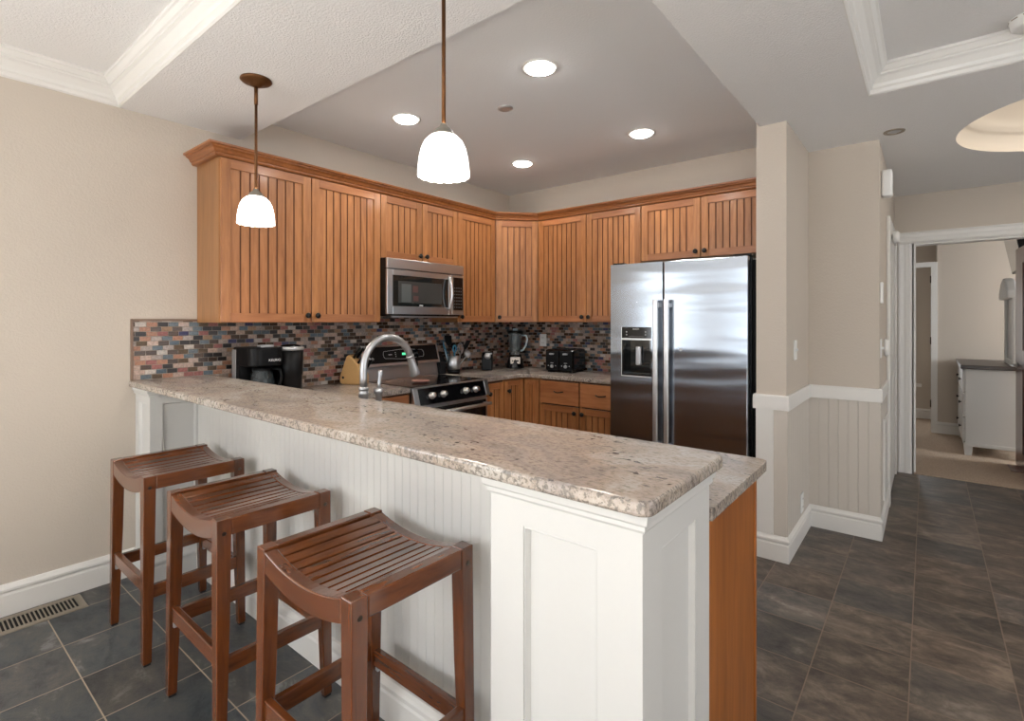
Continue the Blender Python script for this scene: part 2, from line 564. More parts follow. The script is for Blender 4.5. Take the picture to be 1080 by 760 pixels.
# ---------------------------------------------------------------- mesh helpers
class MB:
    def __init__(s):
        s.v = []
        s.f = []
        s.mi = []
        s.sm = []
        s.M = Matrix.Identity(4)

    def add(s, vs, fs, mi=0, smooth=False):
        n = len(s.v)
        s.v += [tuple(s.M @ Vector(p)) for p in vs]
        for f in fs:
            s.f.append([n + i for i in f])
            s.mi.append(mi)
            s.sm.append(smooth)
        return s

    def box(s, x0, x1, y0, y1, z0, z1, mi=0):
        return s.add([(x0, y0, z0), (x1, y0, z0), (x1, y1, z0), (x0, y1, z0), (x0, y0, z1), (x1, y0, z1), (x1, y1, z1), (x0, y1, z1)],
                     [(0, 3, 2, 1), (4, 5, 6, 7), (0, 1, 5, 4), (1, 2, 6, 5), (2, 3, 7, 6), (3, 0, 4, 7)], mi)

    def frus(s, b, zb, t, zt, mi=0):
        """box whose bottom (x0,x1,y0,y1) and top rectangles differ"""
        v = [(b[0], b[2], zb), (b[1], b[2], zb), (b[1], b[3], zb), (b[0], b[3], zb), (t[0], t[2], zt), (t[1], t[2], zt), (t[1], t[3], zt), (t[0], t[3], zt)]
        return s.add(v, [(0, 3, 2, 1), (4, 5, 6, 7), (0, 1, 5, 4), (1, 2, 6, 5), (2, 3, 7, 6), (3, 0, 4, 7)], mi)

    def prism(s, poly, a, b, ax='z', mi=0, smooth=False):
        """poly of 2-D points extruded along ax from a to b. ax z: (x,y); ax x: (y,z); ax y: (x,z)"""
        n = len(poly)

        def P(p, t):
            return {'z': (p[0], p[1], t), 'x': (t, p[0], p[1]), 'y': (p[0], t, p[1])}[ax]
        vs = [P(p, a) for p in poly] + [P(p, b) for p in poly]
        fs = [(i, (i + 1) % n, n + (i + 1) % n, n + i) for i in range(n)]
        s.add(vs, fs, mi, smooth)
        k = len(s.v) - 2 * n
        s.f += [[k + i for i in reversed(range(n))], [k + n + i for i in range(n)]]
        s.mi += [mi, mi]
        s.sm += [False, False]
        return s

    def lathe(s, prof, c=(0, 0, 0), seg=32, mi=0, smooth=True, axis='z', close=False, scallop=None):
        vs = []
        for k, (r, z) in enumerate(prof):
            for i in range(seg):
                a = 2 * PI * i / seg
                rr = r
                zz = z
                if scallop and k in scallop:
                    zz += scallop[k] * abs(math.sin(a * 8))
                p = (rr * math.cos(a), rr * math.sin(a), zz)
                if axis == 'y':
                    p = (p[0], p[2], p[1])
                elif axis == 'x':
                    p = (p[2], p[0], p[1])
                vs.append((p[0] + c[0], p[1] + c[1], p[2] + c[2]))
        fs = []
        m = len(prof)
        for k in range(m - 1):
            for i in range(seg):
                j = (i + 1) % seg
                fs.append((k * seg + i, k * seg + j, (k + 1) * seg + j, (k + 1) * seg + i))
        s.add(vs, fs, mi, smooth)
        b0 = len(s.v) - m * seg
        if close:
            s.f += [[b0 + i for i in reversed(range(seg))], [b0 + (m - 1) * seg + i for i in range(seg)]]
            s.mi += [mi, mi]
            s.sm += [False, False]
        return s

    def tube(s, pts, r, seg=12, mi=0, cap=True):
        pts = [Vector(p) for p in pts]
        rs = r if isinstance(r, (list, tuple)) else [r] * len(pts)
        vs = []
        up = Vector((0, 0, 1))
        prev = None
        for i, p in enumerate(pts):
            d = (pts[min(i + 1, len(pts) - 1)] - pts[max(i - 1, 0)]).normalized()
            if prev is None:
                ref = up if abs(d.dot(up)) < 0.9 else Vector((1, 0, 0))
                a = d.cross(ref).normalized()
            else:
                a = (prev - d * prev.dot(d)).normalized()
            prev = a
            b = d.cross(a)
            for k in range(seg):
                t = 2 * PI * k / seg
                vs.append(tuple(p + a * math.cos(t) * rs[i] + b * math.sin(t) * rs[i]))
        fs = []
        for i in range(len(pts) - 1):
            for k in range(seg):
                j = (k + 1) % seg
                fs.append((i * seg + k, i * seg + j, (i + 1) * seg + j, (i + 1) * seg + k))
        s.add(vs, fs, mi, True)
        if cap:
            b0 = len(s.v) - len(pts) * seg
            s.f += [[b0 + i for i in reversed(range(seg))], [b0 + (len(pts) - 1) * seg + i for i in range(seg)]]
            s.mi += [mi, mi]
            s.sm += [False, False]
        return s

    def sweep(s, prof, path, mi=0, closed=False):
        """profile (out, up) swept along an XY path, mitred; 'out' is to the right of travel"""
        n = len(path)
        P = [Vector((p[0], p[1])) for p in path]
        rows = []
        for i in range(n):
            ds = []
            if i > 0 or closed:
                ds.append((P[i] - P[i - 1]).normalized())
            if i < n - 1 or closed:
                ds.append((P[(i + 1) % n] - P[i]).normalized())
            nr = [Vector((d.y, -d.x)) for d in ds]
            if len(nr) == 2:
                mvec = (nr[0] + nr[1])
                mvec = mvec / mvec.length
                mvec = mvec / max(0.2, mvec.dot(nr[0]))
            else:
                mvec = nr[0]
            rows.append([(P[i].x + mvec.x * o, P[i].y + mvec.y * o, z) for o, z in prof])
        m = len(prof)
        vs = [p for r in rows for p in r]
        fs = []
        rng = n if closed else n - 1
        for i in range(rng):
            a, b = i * m, ((i + 1) % n) * m
            for k in range(m):
                j = (k + 1) % m
                fs.append((a + k, a + j, b + j, b + k))
        s.add(vs, fs, mi)
        if not closed:
            b0 = len(s.v) - n * m
            s.f += [[b0 + i for i in range(m)], [b0 + (n - 1) * m + i for i in reversed(range(m))]]
            s.mi += [mi, mi]
            s.sm += [False, False]
        return s

    def build(s, name, mats, parent=None, bevel=0.0, seg=2, loc=None):
        me = bpy.data.meshes.new(name)
        me.from_pydata(s.v, [], s.f)
        if isinstance(mats, str):
            mats = [mats]
        for m in mats:
            me.materials.append(MATS[m])
        for p, mi, sm in zip(me.polygons, s.mi, s.sm):
            p.material_index = mi
            p.use_smooth = sm
        bm = bmesh.new()
        bm.from_mesh(me)
        bmesh.ops.recalc_face_normals(bm, faces=bm.faces)
        bm.to_mesh(me)
        bm.free()
        o = bpy.data.objects.new(name, me)
        COL.objects.link(o)
        if parent:
            o.parent = parent
        if loc:
            o.location = loc
        if bevel:
            b = o.modifiers.new('bevel', 'BEVEL')
            b.width = bevel
            b.segments = seg
            b.limit_method = 'ANGLE'
            b.angle_limit = R(40)
        return o


def tag(o, label, cat, group=None):
    o['label'] = label
    o['category'] = cat
    if group:
        o['group'] = group
    return o


def thing(name, label, cat, loc=(0, 0, 0), rz=0.0, group=None):
    o = bpy.data.objects.new(name, None)
    COL.objects.link(o)
    o.location = loc
    o.rotation_euler = (0, 0, rz)
    o.empty_display_size = 0.1
    return tag(o, label, cat, group)


def struct(o):
    o['kind'] = 'structure'
    return o


def copy_tree(o, loc=None, rz=None, label=None):
    c = o.copy()
    COL.objects.link(c)
    for ch in list(o.children):
        d = ch.copy()
        COL.objects.link(d)
        d.parent = c
        for g in list(ch.children):
            e = g.copy()
            COL.objects.link(e)
            e.parent = d
    if loc is not None:
        c.location = loc
    if rz is not None:
        c.rotation_euler = (0, 0, rz)
    if label:
        c['label'] = label
    return c


def text(name, s, size, mat, parent, loc, rot, ext=0.0006):
    cu = bpy.data.curves.new(name, 'FONT')
    cu.body = s
    cu.size = size
    cu.extrude = ext
    cu.align_x = 'CENTER'
    cu.align_y = 'CENTER'
    cu.materials.append(MATS[mat])
    tmp = bpy.data.objects.new(name, cu)
    COL.objects.link(tmp)
    bpy.context.view_layer.update()
    me = bpy.data.meshes.new_from_object(tmp.evaluated_get(bpy.context.evaluated_depsgraph_get()))
    bpy.data.objects.remove(tmp)
    me.name = name
    o = bpy.data.objects.new(name, me)
    COL.objects.link(o)
    o.parent = parent
    o.location = loc
    o.rotation_euler = rot
    return o


# ================================================================ ROOM
XL = -3.385          # left wall face
YF = 4.152           # fridge wall face
ZS = 2.535           # soffit height
ZK = 2.69            # kitchen ceiling
ZT = 2.66            # tray ceiling
XR = 3.5
YB = -3.6

o = struct(MB().box(XL - .15, XR + .15, YB - .15, 5.93, -.1, 0).build('floor', 'slate_floor'))
o = struct(MB().box(XL, XR, YB, -.35, 0, .008).build('floor_bounce_added', 'pale_bounce_floor'))  # unseen pale floor added to bounce sunlight up to the ceilings
o = struct(MB().box(-1.2, XR + .15, 5.93, 9.5, -.1, 0.006).build('floor_bedroom', 'carpet'))

# left wall with a living room window
m = MB()
m.box(XL - .15, XL, YB - .15, -3.2, 0, 2.9).box(XL - .15, XL, -1.0, YF + .15, 0, 2.9)
m.box(XL - .15, XL, -3.2, -1.0, 0, .75).box(XL - .15, XL, -3.2, -1.0, 2.25, 2.9)
struct(m.build('wall_left', 'wall_paint'))
# wall behind the camera with wide windows
m = MB()
m.box(XL, -2.8, YB - .15, YB, 0, 2.9).box(2.4, XR, YB - .15, YB, 0, 2.9)
m.box(-2.8, 2.4, YB - .15, YB, 0, .95).box(-2.8, 2.4, YB - .15, YB, 2.15, 2.9)
struct(m.build('wall_rear', 'wall_paint'))
m = MB()
m.box(XR, XR + .15, YB - .15, 0, 0, 2.9).box(XR, XR + .15, 3.8, 6.4, 0, 2.9).box(XR, XR + .15, 7.8, 8.4, 0, 2.9).box(XR, XR + .15, 6.4, 7.8, 0, .85).box(XR, XR + .15, 6.4, 7.8, 2.15, 2.9)
m.box(XR, XR + .15, 0, 3.8, 0, .65).box(XR, XR + .15, 0, 3.8, 2.35, 2.9)
struct(m.build('wall_right', 'wall_paint'))
# window frames
def winframe(name, M, w, z0, z1, n):
    f = MB()
    f.M = M
    t = .06
    f.box(0, w, -.02, .06, z0 - t, z0).box(0, w, -.02, .06, z1, z1 + t)
    f.box(-t, 0, -.02, .06, z0 - t, z1 + t).box(w, w + t, -.02, .06, z0 - t, z1 + t)
    for i in range(1, n):
        f.box(w * i / n - .03, w * i / n + .03, 0, .05, z0, z1)
    struct(f.build(name, 'window_frame_white'))
winframe('window_1', Matrix.Translation((-2.8, YB - .02, 0)), 5.2, .95, 2.15, 4)
winframe('window_2', Matrix.Translation((XL - .03, -3.2, 0)) @ Matrix.Rotation(R(90), 4, 'Z'), 2.2, .75, 2.25, 2)
winframe('window_3', Matrix.Translation((XR + .03, 3.8, 0)) @ Matrix.Rotation(R(-90), 4, 'Z'), 3.8, .65, 2.35, 3)
winframe('window_5', Matrix.Translation((XR + .03, 7.8, 0)) @ Matrix.Rotation(R(-90), 4, 'Z'), 1.4, .85, 2.15, 2)  # unseen window, added to light the bedroom

struct(MB().box(XL, -.628, YF, YF + .15, 0, 2.9).build('wall_fridge_side', 'wall_paint'))
struct(MB().box(-.789, -.628, 3.286, YF, 0, 2.9).build('wall_pillar', 'wall_paint'))
struct(MB().box(-.628, -.235, 3.995, 5.93, 0, 2.9).build('wall_hall', 'wall_paint'))
m = MB()
m.box(-.235, -.095, 5.93, 6.06, 0, 2.9).box(.735, XR, 5.93, 6.06, 0, 2.9).box(-.095, .735, 5.93, 6.06, 2.09, 2.9)
struct(m.build('wall_bedroom_door', 'wall_paint'))
# bedroom shell
m = MB()
m.box(.10, XR, 8.25, 8.37, 0, 2.9)
struct(m.build('wall_bedroom_back', 'wall_paint'))
m = MB()
m.box(.10, .22, 8.37, 9.35, 0, 2.9).box(-1.2, .22, 9.35, 9.5, 0, 2.9).box(-1.2, -1.08, 6.06, 9.35, 0, 2.9)
struct(m.build('wall_closet_back', 'wall_paint'))
struct(MB().box(-1.2, -.235, 6.06, 6.2, 0, 2.9).build('wall_bedroom_side', 'wall_paint'))

# ---- ceiling: soffit with recesses
m = MB()
ct = 2.95
m.box(XL, -.77, 1.46, 4.30, ZK, ct, 1)                        # kitchen ceiling
m.box(XL, XR, YB, .829, ZT, ct, 0)                            # big tray ceiling
m.box(-.237, XR, 1.46, 3.195, ZT, ct, 0)                      # hall side tray ceiling
m.box(XL, XR, .829, 1.46, ZS, ct, 0)                          # soffit strip over the bar
m.box(-.77, -.237, 1.46, 3.995, ZS, ct, 0)
m.box(-1.2, XR, 5.93, 9.5, 2.55, ct, 0)
m.box(-.237, XR, 3.195, 3.50, ZS, ct, 0)
m.box(-.237, .10, 3.50, 5.93, ZS, ct, 0)
m.box(1.57, XR, 3.50, 5.93, ZS, ct, 0)
m.box(.10, 1.57, 5.05, 5.93, ZS, ct, 0)
# square with the round opening cut in it
cx, cy, cr_ = .833, 4.268, .692
sq = []
circ = []
angs = sorted([2 * PI * (i + .5) / 64 for i in range(64)] + [math.atan2(y_ - cy, x_ - cx) % (2 * PI) for x_ in (.10, 1.57) for y_ in (3.50, 5.05)])
n = len(angs)
for a in angs:
    c, s_ = math.cos(a), math.sin(a)
    circ.append((cx + cr_ * c, cy + cr_ * s_, ZS))
    x0, x1, y0, y1 = .10, 1.57, 3.50, 5.05
    k = min(((x1 - cx) / c if c > 0 else (x0 - cx) / c), ((y1 - cy) / s_ if s_ > 0 else (y0 - cy) / s_))
    sq.append((cx + k * c, cy + k * s_, ZS))
m.add(sq + circ, [(i, (i + 1) % n, n + (i + 1) % n, n + i) for i in range(n)], 0)
m.add([(.10, 3.5, ZS), (1.57, 3.5, ZS), (1.57, 5.05, ZS), (.10, 5.05, ZS), (.10, 3.5, ct), (1.57, 3.5, ct), (1.57, 5.05, ct), (.10, 5.05, ct)],
      [(4, 5, 6, 7)], 0)
struct(m.build('ceiling', ['ceiling_paint', 'kitchen_ceiling_paint']))
# shallow dome
m = MB()
prof = [(cr_, 0), (cr_, .10), (cr_ - .03, .115), (cr_ - .05, .12)]
for i in range(1, 9):
    a = i / 8 * PI / 2
    prof.append(((cr_ - .05) * math.cos(a) + .001, .12 + .20 * math.sin(a)))
m.lathe(prof, (cx, cy, ZS), 64)
struct(m.build('trim_ceiling_dome', 'dome_paint'))

# soft lamp at the top of the dome
l = bpy.data.lights.new('dome_lamp', 'POINT')
l.energy = 8
l.color = (1.0, .95, .88)
l.shadow_soft_size = .08
lo = bpy.data.objects.new('dome_lamp', l)
COL.objects.link(lo)
lo.location = (cx + .15, cy, ZS + .12)

# crown in the trays (out = into the recess)
crown = [(0, ZS), (.004, ZS), (.012, ZS + .006), (.012, ZS + .022), (.022, ZS + .030), (.026, ZS + .045), (.045, ZS + .07), (.058, ZS + .078),
         (.058, ZS + .086), (.066, ZS + .09), (.078, ZS + .108), (.085, ZS + .112), (.085, ZT + .001), (0, ZT + .001)]
m = MB()
m.sweep(crown, [(XL, -3.6), (XL, .829), (XR, .829)])
struct(m.build('trim_1', 'trim_white'))
m = MB()
m.sweep(crown, [(XR, 1.46), (-.237, 1.46), (-.237, 3.195), (XR, 3.195)])
struct(m.build('trim_2', 'trim_white'))

# baseboards
bbp = [(0, 0), (.016, 0), (.016, .095), (.012, .103), (.012, .108), (.020, .116), (.020, .126), (.014, .134), (.008, .145), (0, .147)]
def base(name, path, mat='trim_white'):
    struct(MB().sweep(bbp, path).build(name, mat))
base('baseboard_left', [(XL, YB), (XL, .90)])
base('baseboard_hall', [(-.789, 3.45), (-.789, 3.286), (-.628, 3.286), (-.628, 3.995), (-.235, 3.995), (-.235, 4.74)])
base('baseboard_bedroom', [(.10, 9.35), (.10, 8.25), (XR, 8.25)])
base('baseboard_closet', [(-1.08, 6.2), (-1.08, 9.35), (.10, 9.35)])
base('baseboard_bedroom_door', [(.84, 5.93), (XR, 5.93)])

# chair rail + wainscot on the pillar and hall walls
rail = [(0, .872), (.016, .872), (.016, .948), (.012, .957), (0, .957)]
struct(MB().sweep(rail, [(-.789, 3.45), (-.789, 3.286), (-.628, 3.286), (-.628, 3.995), (-.235, 3.995), (-.235, 4.74)]).build('trim_chair_rail', 'trim_white'))

def beadprof(w, pitch, d=.0015, gw=.0045, t=.006):
    """front polyline of a beaded board: (x, y) with y = -t on faces"""
    n = max(1, round(w / pitch))
    p = w / n
    pts = [(0, -t)]
    for i in range(1, n):
        x = i * p
        pts += [(x - gw / 2, -t), (x - gw / 4, -t + d), (x + gw / 4, -t + d), (x + gw / 2, -t)]
    pts += [(w, -t)]
    return pts

def bead_panel(m, w, z0, z1, pitch, d=.0015, gw=.0045, t=.006, mi=0, gi=None, yoff=0):
    pts = beadprof(w, pitch, d, gw, t)
    vs = []
    for x, y in pts:
        vs += [(x, y + yoff, z0), (x, y + yoff, z1)]
    for i in range(len(pts) - 1):
        g = (i % 4) != 0
        b0 = 2 * i
        m.add([vs[b0], vs[b0 + 2], vs[b0 + 3], vs[b0 + 1]], [(0, 1, 2, 3)], gi if (g and gi is not None) else mi)
    # sides and back
    m.add([(0, yoff, z0), (w, yoff, z0), (w, yoff, z1), (0, yoff, z1), (0, -t + yoff, z0), (w, -t + yoff, z0), (w, -t + yoff, z1), (0, -t + yoff, z1)],
          [(0, 1, 2, 3), (0, 4, 7, 3), (1, 5, 6, 2), (0, 1, 5, 4), (3, 2, 6, 7)], mi)

def XF(x, y, z=0, rz=0):
    return Matrix.Translation((x, y, z)) @ Matrix.Rotation(R(rz), 4, 'Z')

m = MB()
m.M = XF(-.695, 3.286)
bead_panel(m, .067, .147, .872, .05)
m.M = XF(-.628, 3.286, 0, 90)
bead_panel(m, .709, .147, .872, .052)
m.M = XF(-.622, 3.995)
bead_panel(m, .387, .147, .872, .052, d=.0022, gw=.006)
m.M = XF(-.235, 3.995, 0, 90)
bead_panel(m, .74, .147, .872, .052)
struct(m.build('trim_wainscot', 'wainscot_shaded'))
struct(MB().box(-.789, -.695, 3.274, 3.286, .147, .875).build('trim_wainscot_stile', 'trim_white', bevel=.002))

# bedroom doorway casing
m = MB()
casp = [(0, 0), (0, -.018), (.012, -.022), (.02, -.016), (.045, -.014), (.06, -.020), (.085, -.022), (.10, -.012), (.105, 0)]
def casing_leg(m, x0, w, z0, z1, flip=False):
    k = w / .105
    pr = [((w - px * k) if flip else px * k, py) for px, py in casp]
    m.prism([(x0 + a, 5.93 + b) for a, b in pr], z0, z1, 'z')
casing_leg(m, -.209, .105, 0, 2.09)
casing_leg(m, .735, .105, 0, 2.09, True)
k = .105
m.prism([(5.93 + b, 2.195 - a) for a, b in casp], -.209, .84, 'x')
m.box(-.104, -.092, 5.93, 6.07, 0, 2.10).box(.732, .744, 5.93, 6.07, 0, 2.10).box(-.104, .744, 5.93, 6.07, 2.078, 2.092)
m.box(-.092, -.080, 5.985, 6.0, 0, 2.08)
struct(m.build('trim_door_casing', 'trim_white'))

# hall side door, seen almost edge on
m = MB()
m.box(-.235, -.213, 4.74, 4.84, 0, 2.17).box(-.235, -.213, 5.80, 5.90, 0, 2.17).box(-.235, -.213, 4.84, 5.80, 2.07, 2.17)
struct(m.build('trim_hall_door_casing', 'trim_white', bevel=.006))
m = MB()
m.box(-.235, -.226, 4.85, 5.79, .01, 2.06)
for z0, z1 in ((.2, .95), (1.1, 1.9)):
    for y0, y1 in ((4.95, 5.27), (5.37, 5.69)):
        m.box(-.226, -.221, y0, y1, z0, z1)
struct(m.build('door_1', 'trim_white', bevel=.003))

# bath/closet opening in the bedroom: jamb with hinges
m = MB()
m.box(.04, .10, 8.235, 8.249, 0, 2.12).box(-.9, .0395, 8.235, 8.249, 2.06, 2.12).box(.038, .0995, 8.2495, 8.369, 0, 2.119)
jamb = struct(m.build('trim_closet_jamb', 'trim_white'))
for z in (1.86, 1.10, .32):
    MB().box(.032, .04, 8.236, 8.262, z, z + .09).tube([(.034, 8.234, z), (.034, 8.234, z + .09)], .006, 8).build('hinge', 'dark_bronze', jamb)
# cased window on the far wall of the closet
m = MB()
m.box(-.95, -.22, 9.31, 9.35, .52, 1.86)
win = struct(m.build('window_4', 'window_frame_white'))
m = MB().box(-.20, -.12, 9.31, 9.35, .50, 1.92).box(-.95, -.12, 9.31, 9.35, 1.86, 1.94).box(-.95, -.06, 9.26, 9.35, .46, .50).box(-.95, -.12, 9.32, 9.35, .40, .46)
m.box(-.185, -.165, 9.30, 9.31, .50, 1.9)
struct(m.build('trim_closet_window', 'trim_white'))

# ================================================================ PENINSULA
struct_ = MB()
p = thing('bar_half_wall', 'white panelled half wall with beadboard and square end posts, under the granite bar top', 'bar base', (-1.9, 1.0, 0))  # pony wall carrying the raised bar top
def rel(m):
    m.M = Matrix.Translation((1.9, -1.0, 0))
    return m
m = rel(MB())
m.box(XL, -.789, 1.134, 1.277, 0, 1.028)
m.build('wall_core', 'post_white', p)
m = MB()
m.M = Matrix.Translation((1.9, -1.0, 0)) @ XF(-3.149, 1.134)
bead_panel(m, 3.149 - .789, .14, 1.0, .040, d=.0012, gw=.003)
m.build('beadboard', 'beadboard_grey', p)
m = rel(MB())
m.sweep(bbp, [(-3.130, 1.128), (-.808, 1.128)])
m.build('baseboard', 'trim_white', p)
m = rel(MB())
m.box(-3.148, -.790, 1.118, 1.128, .998, 1.0275)
m.build('top_rail', 'beadboard_grey', p, bevel=.003)


def post(m, x0, x1, y0, y1, panels):
    """solid post whose faces carry recessed panels. panels: list of (face, a0, a1, z0, z1)"""
    t = .014
    m.box(x0 + t, x1 - t, y0 + t, y1 - .001, 0, 1.0275)
    for face in ('front', 'left', 'right'):
        pn = [q for q in panels if q[0] == face]
        e0 = 0
        if face == 'front':
            M = XF(x0, y0)
            W = x1 - x0
        elif face == 'right':
            M = XF(x1, y0, 0, 90)
            W = y1 - y0
            e0 = t
        else:
            M = XF(x0, y1, 0, -90)
            W = y1 - y0 - t
        base_ = m.M.copy()
        m.M = base_ @ M
        if pn:
            _, a0, a1, z0, z1 = pn[0]
            m.box(e0, a0, 0, t - .0002, 0, 1.028).box(a1, W, 0, t - .0002, 0, 1.028).box(a0, a1, 0, t - .0002, z1, 1.028).box(a0, a1, 0, t - .0002, 0, z0)
            bw = .011
            m.prism([(a0, .003), (a0 + .004, .0015), (a0 + bw, t - .0002), (a0, t - .0002)], z0, z1, 'z')
            m.prism([(a1, .003), (a1 - .004, .0015), (a1 - bw, t - .0002), (a1, t - .0002)], z0, z1, 'z')
            m.prism([(.003, z1), (.0015, z1 - .004), (t - .0002, z1 - bw), (t - .0002, z1)], a0 + .0005, a1 - .0005, 'x')
        else:
            m.box(e0, W, 0, t - .0002, 0, 1.028)
        m.M = base_


m = rel(MB())
post(m, -.789, -.413, .90, 1.277, [('front', .095, .280, .12, .933), ('right', .090, .284, .12, .932)])
pr_ = m.build('end_post', 'post_white', p)
capp = [(0, .990), (.004, .990), (.008, .996), (.008, 1.004), (.015, 1.010), (.017, 1.028), (0, 1.028)]
rel(MB()).sweep(capp, [(-.789, 1.128), (-.789, .90), (-.413, .90), (-.413, 1.277)]).build('cap_molding', 'post_white', pr_)
rel(MB()).sweep(bbp, [(-.789, 1.128), (-.789, .90), (-.413, .90), (-.413, 1.277)]).build('baseboard', 'post_white', pr_)
m = rel(MB())
post(m, XL + .001, -3.149, .90, 1.134, [('front', .055, .185, .18, .952), ('right', .055, .222, .18, .952)])
pl_ = m.build('wall_post', 'post_white', p)
rel(MB()).sweep(capp, [(XL + .001, .90), (-3.149, .90), (-3.149, 1.128)]).build('cap_molding', 'post_white', pl_)
rel(MB()).sweep(bbp, [(XL + .001, .90), (-3.149, .90), (-3.149, 1.128)]).build('baseboard', 'post_white', pl_)
# outlets on the beadboard
for i, x in enumerate((-1.62,)):
    q = tag(MB().box(x - .035, x + .035, 1.119, 1.128, .27, .385).box(x - .016, x + .016, 1.117, 1.12, .335, .372).box(x - .016, x + .016, 1.117, 1.12, .283, .32).build('power_outlet', 'white_plastic', bevel=.002),
            'white power outlet low on the bar beadboard, between the stools', 'outlet')

# bar top
def slab(name, poly, z0, z1, bev, label, cat, cut=None):
    m = MB().prism(poly, z0, z1, 'z')
    return tag(m.build(name, 'granite', bevel=bev, seg=3), label, cat)


def rounded(x0, x1, y0, y1, rs, n=5):
    pts = []
    cs = [(x0, y0, PI, rs[0]), (x1, y0, 1.5 * PI, rs[1]), (x1, y1, 0, rs[2]), (x0, y1, .5 * PI, rs[3])]
    for (x, y, a0, r) in cs:
        sx = 1 if x == x0 else -1
        sy = 1 if y == y0 else -1
        if r <= 0:
            pts.append((x, y))
            continue
        for i in range(n + 1):
            a = a0 + PI / 2 * i / n
            pts.append((x + sx * r + r * math.cos(a), y + sy * r + r * math.sin(a)))
    return pts


slab('bar_countertop', rounded(XL + .002, -.385, .868, 1.30, (0, .03, .012, 0)), 1.028, 1.060, .008,
     'long speckled beige and pink granite bar top with rounded corners, on the raised bar wall', 'countertop')
# lower peninsula + left run, one L-shaped piece with a sink opening
m = MB()
ZC0, ZC = .898, .93
def plate(m, x0, x1, y0, y1):
    m.box(x0, x1, y0, y1, ZC0, ZC)
sx0, sx1, sy0, sy1 = -2.32, -1.60, 1.42, 1.74
poly = [(XL + .002, 1.279), (-.406, 1.279)] + [(-.406 - .03 + .03 * math.cos(a), 1.82 + .03 * math.sin(a)) for a in (0, .4, .8, 1.2, PI / 2)] + \
       [(-2.70, 1.85), (-2.742, 1.89), (-2.742, 2.294), (XL + .002, 2.294)]
bm = bmesh.new()
vo = [bm.verts.new((x, y, ZC0)) for x, y in poly]
hole = [(sx0, sy0), (sx1, sy0), (sx1, sy1), (sx0, sy1)]
vh = [bm.verts.new((x, y, ZC0)) for x, y in hole]
eds = [bm.edges.new((vo[i], vo[(i + 1) % len(vo)])) for i in range(len(vo))] + [bm.edges.new((vh[i], vh[(i + 1) % 4])) for i in range(4)]
bmesh.ops.triangle_fill(bm, use_beauty=True, use_dissolve=False, edges=eds)
g = bmesh.ops.extrude_face_region(bm, geom=list(bm.faces))
for v_ in [e for e in g['geom'] if isinstance(e, bmesh.types.BMVert)]:
    v_.co.z = ZC
bmesh.ops.recalc_face_normals(bm, faces=bm.faces)
me = bpy.data.meshes.new('sink_countertop')
bm.to_mesh(me)
bm.free()
me.materials.append(MATS['granite'])
o = bpy.data.objects.new('sink_countertop', me)
COL.objects.link(o)
b = o.modifiers.new('bevel', 'BEVEL')
b.width = .007
b.segments = 3
b.limit_method = 'ANGLE'
b.angle_limit = R(50)
tag(o, 'lower L-shaped granite countertop behind the bar, running to the left of the stove', 'countertop')
slab('corner_countertop', [(XL + .002, 3.066), (-2.74, 3.066), (-2.74, 3.50), (-2.68, 3.56), (-1.79, 3.56), (-1.79, YF - .002), (XL + .002, YF - .002)], ZC0, ZC, .007,
     'granite corner countertop right of the stove, running to the refrigerator', 'countertop')
# sink
m = MB()
t = .01
m.box(sx0 - t, sx1 + t, sy0 - t, sy1 + t, .70, .71).box(sx0 - t, sx0, sy0 - t, sy1 + t, .71, .897).box(sx1, sx1 + t, sy0 - t, sy1 + t, .71, .897)
m.box(sx0, sx1, sy0 - t, sy0, .71, .897).box(sx0, sx1, sy1, sy1 + t, .71, .897)
tag(m.build('kitchen_sink', 'steel_brushed'), 'stainless undermount sink basin behind the raised bar', 'sink')

# faucet
f = thing('kitchen_faucet', 'brushed nickel gooseneck faucet with pull-down spray head rising behind the bar', 'faucet', (-1.945, 1.362, ZC))
m = MB()
m.lathe([(.034, 0), (.034, .006), (.026, .012), (.021, .03), (.020, .13), (.0215, .132), (.0215, .140), (.0195, .142), (.0195, .150), (.0215, .152), (.0215, .16), (.0175, .165)], (0, 0, 0), 24, close=True)
m.build('faucet_body', 'nickel', f)
pts = [(0, 0, .16), (0, 0, .20), (0, 0, .24)]
cyy, rr, zc = .135, .135, .245
for i in range(1, 17):
    a = PI - i / 16 * R(162)
    pts.append((0, cyy + rr * math.cos(a), zc + rr * math.sin(a)))
last = pts[-1]
MB().tube(pts, .0165, 20).build('faucet_spout', 'nickel', f)
a = R(18)
dirv = Vector((0, math.sin(R(20)), -math.cos(R(20))))
p0 = Vector(last)
hd = MB()
hd.tube([p0 - dirv * .004, p0 + dirv * .006, p0 + dirv * .007, p0 + dirv * .012, p0 + dirv * .06, p0 + dirv * .095, p0 + dirv * .10],
        [.019, .019, .017, .017, .021, .026, .024], 20)
h = hd.build('spray_head', 'nickel', f)
q = p0 + dirv * .05
MB().box(-.006, .006, q.y + .016, q.y + .030, q.z - .012, q.z + .022).build('spray_button', 'black_plastic', h, bevel=.003)
h = thing('faucet_handle', 'small nickel lever handle standing beside the gooseneck faucet', 'faucet handle', (-1.945 + .01, 1.435, ZC))
MB().lathe([(.022, 0), (.022, .01), (.015, .02), (.014, .12), (.024, .135), (.022, .148), (.012, .155)], (0, 0, 0), 20, close=True).build('handle_base', 'nickel', h)
MB().tube([(0, 0, .15), (0, .003, .17), (0, .008, .20), (.0, .010, .225), (0, .010, .232)], [.008, .0085, .010, .012, .010], 14).build('lever', 'nickel', h)

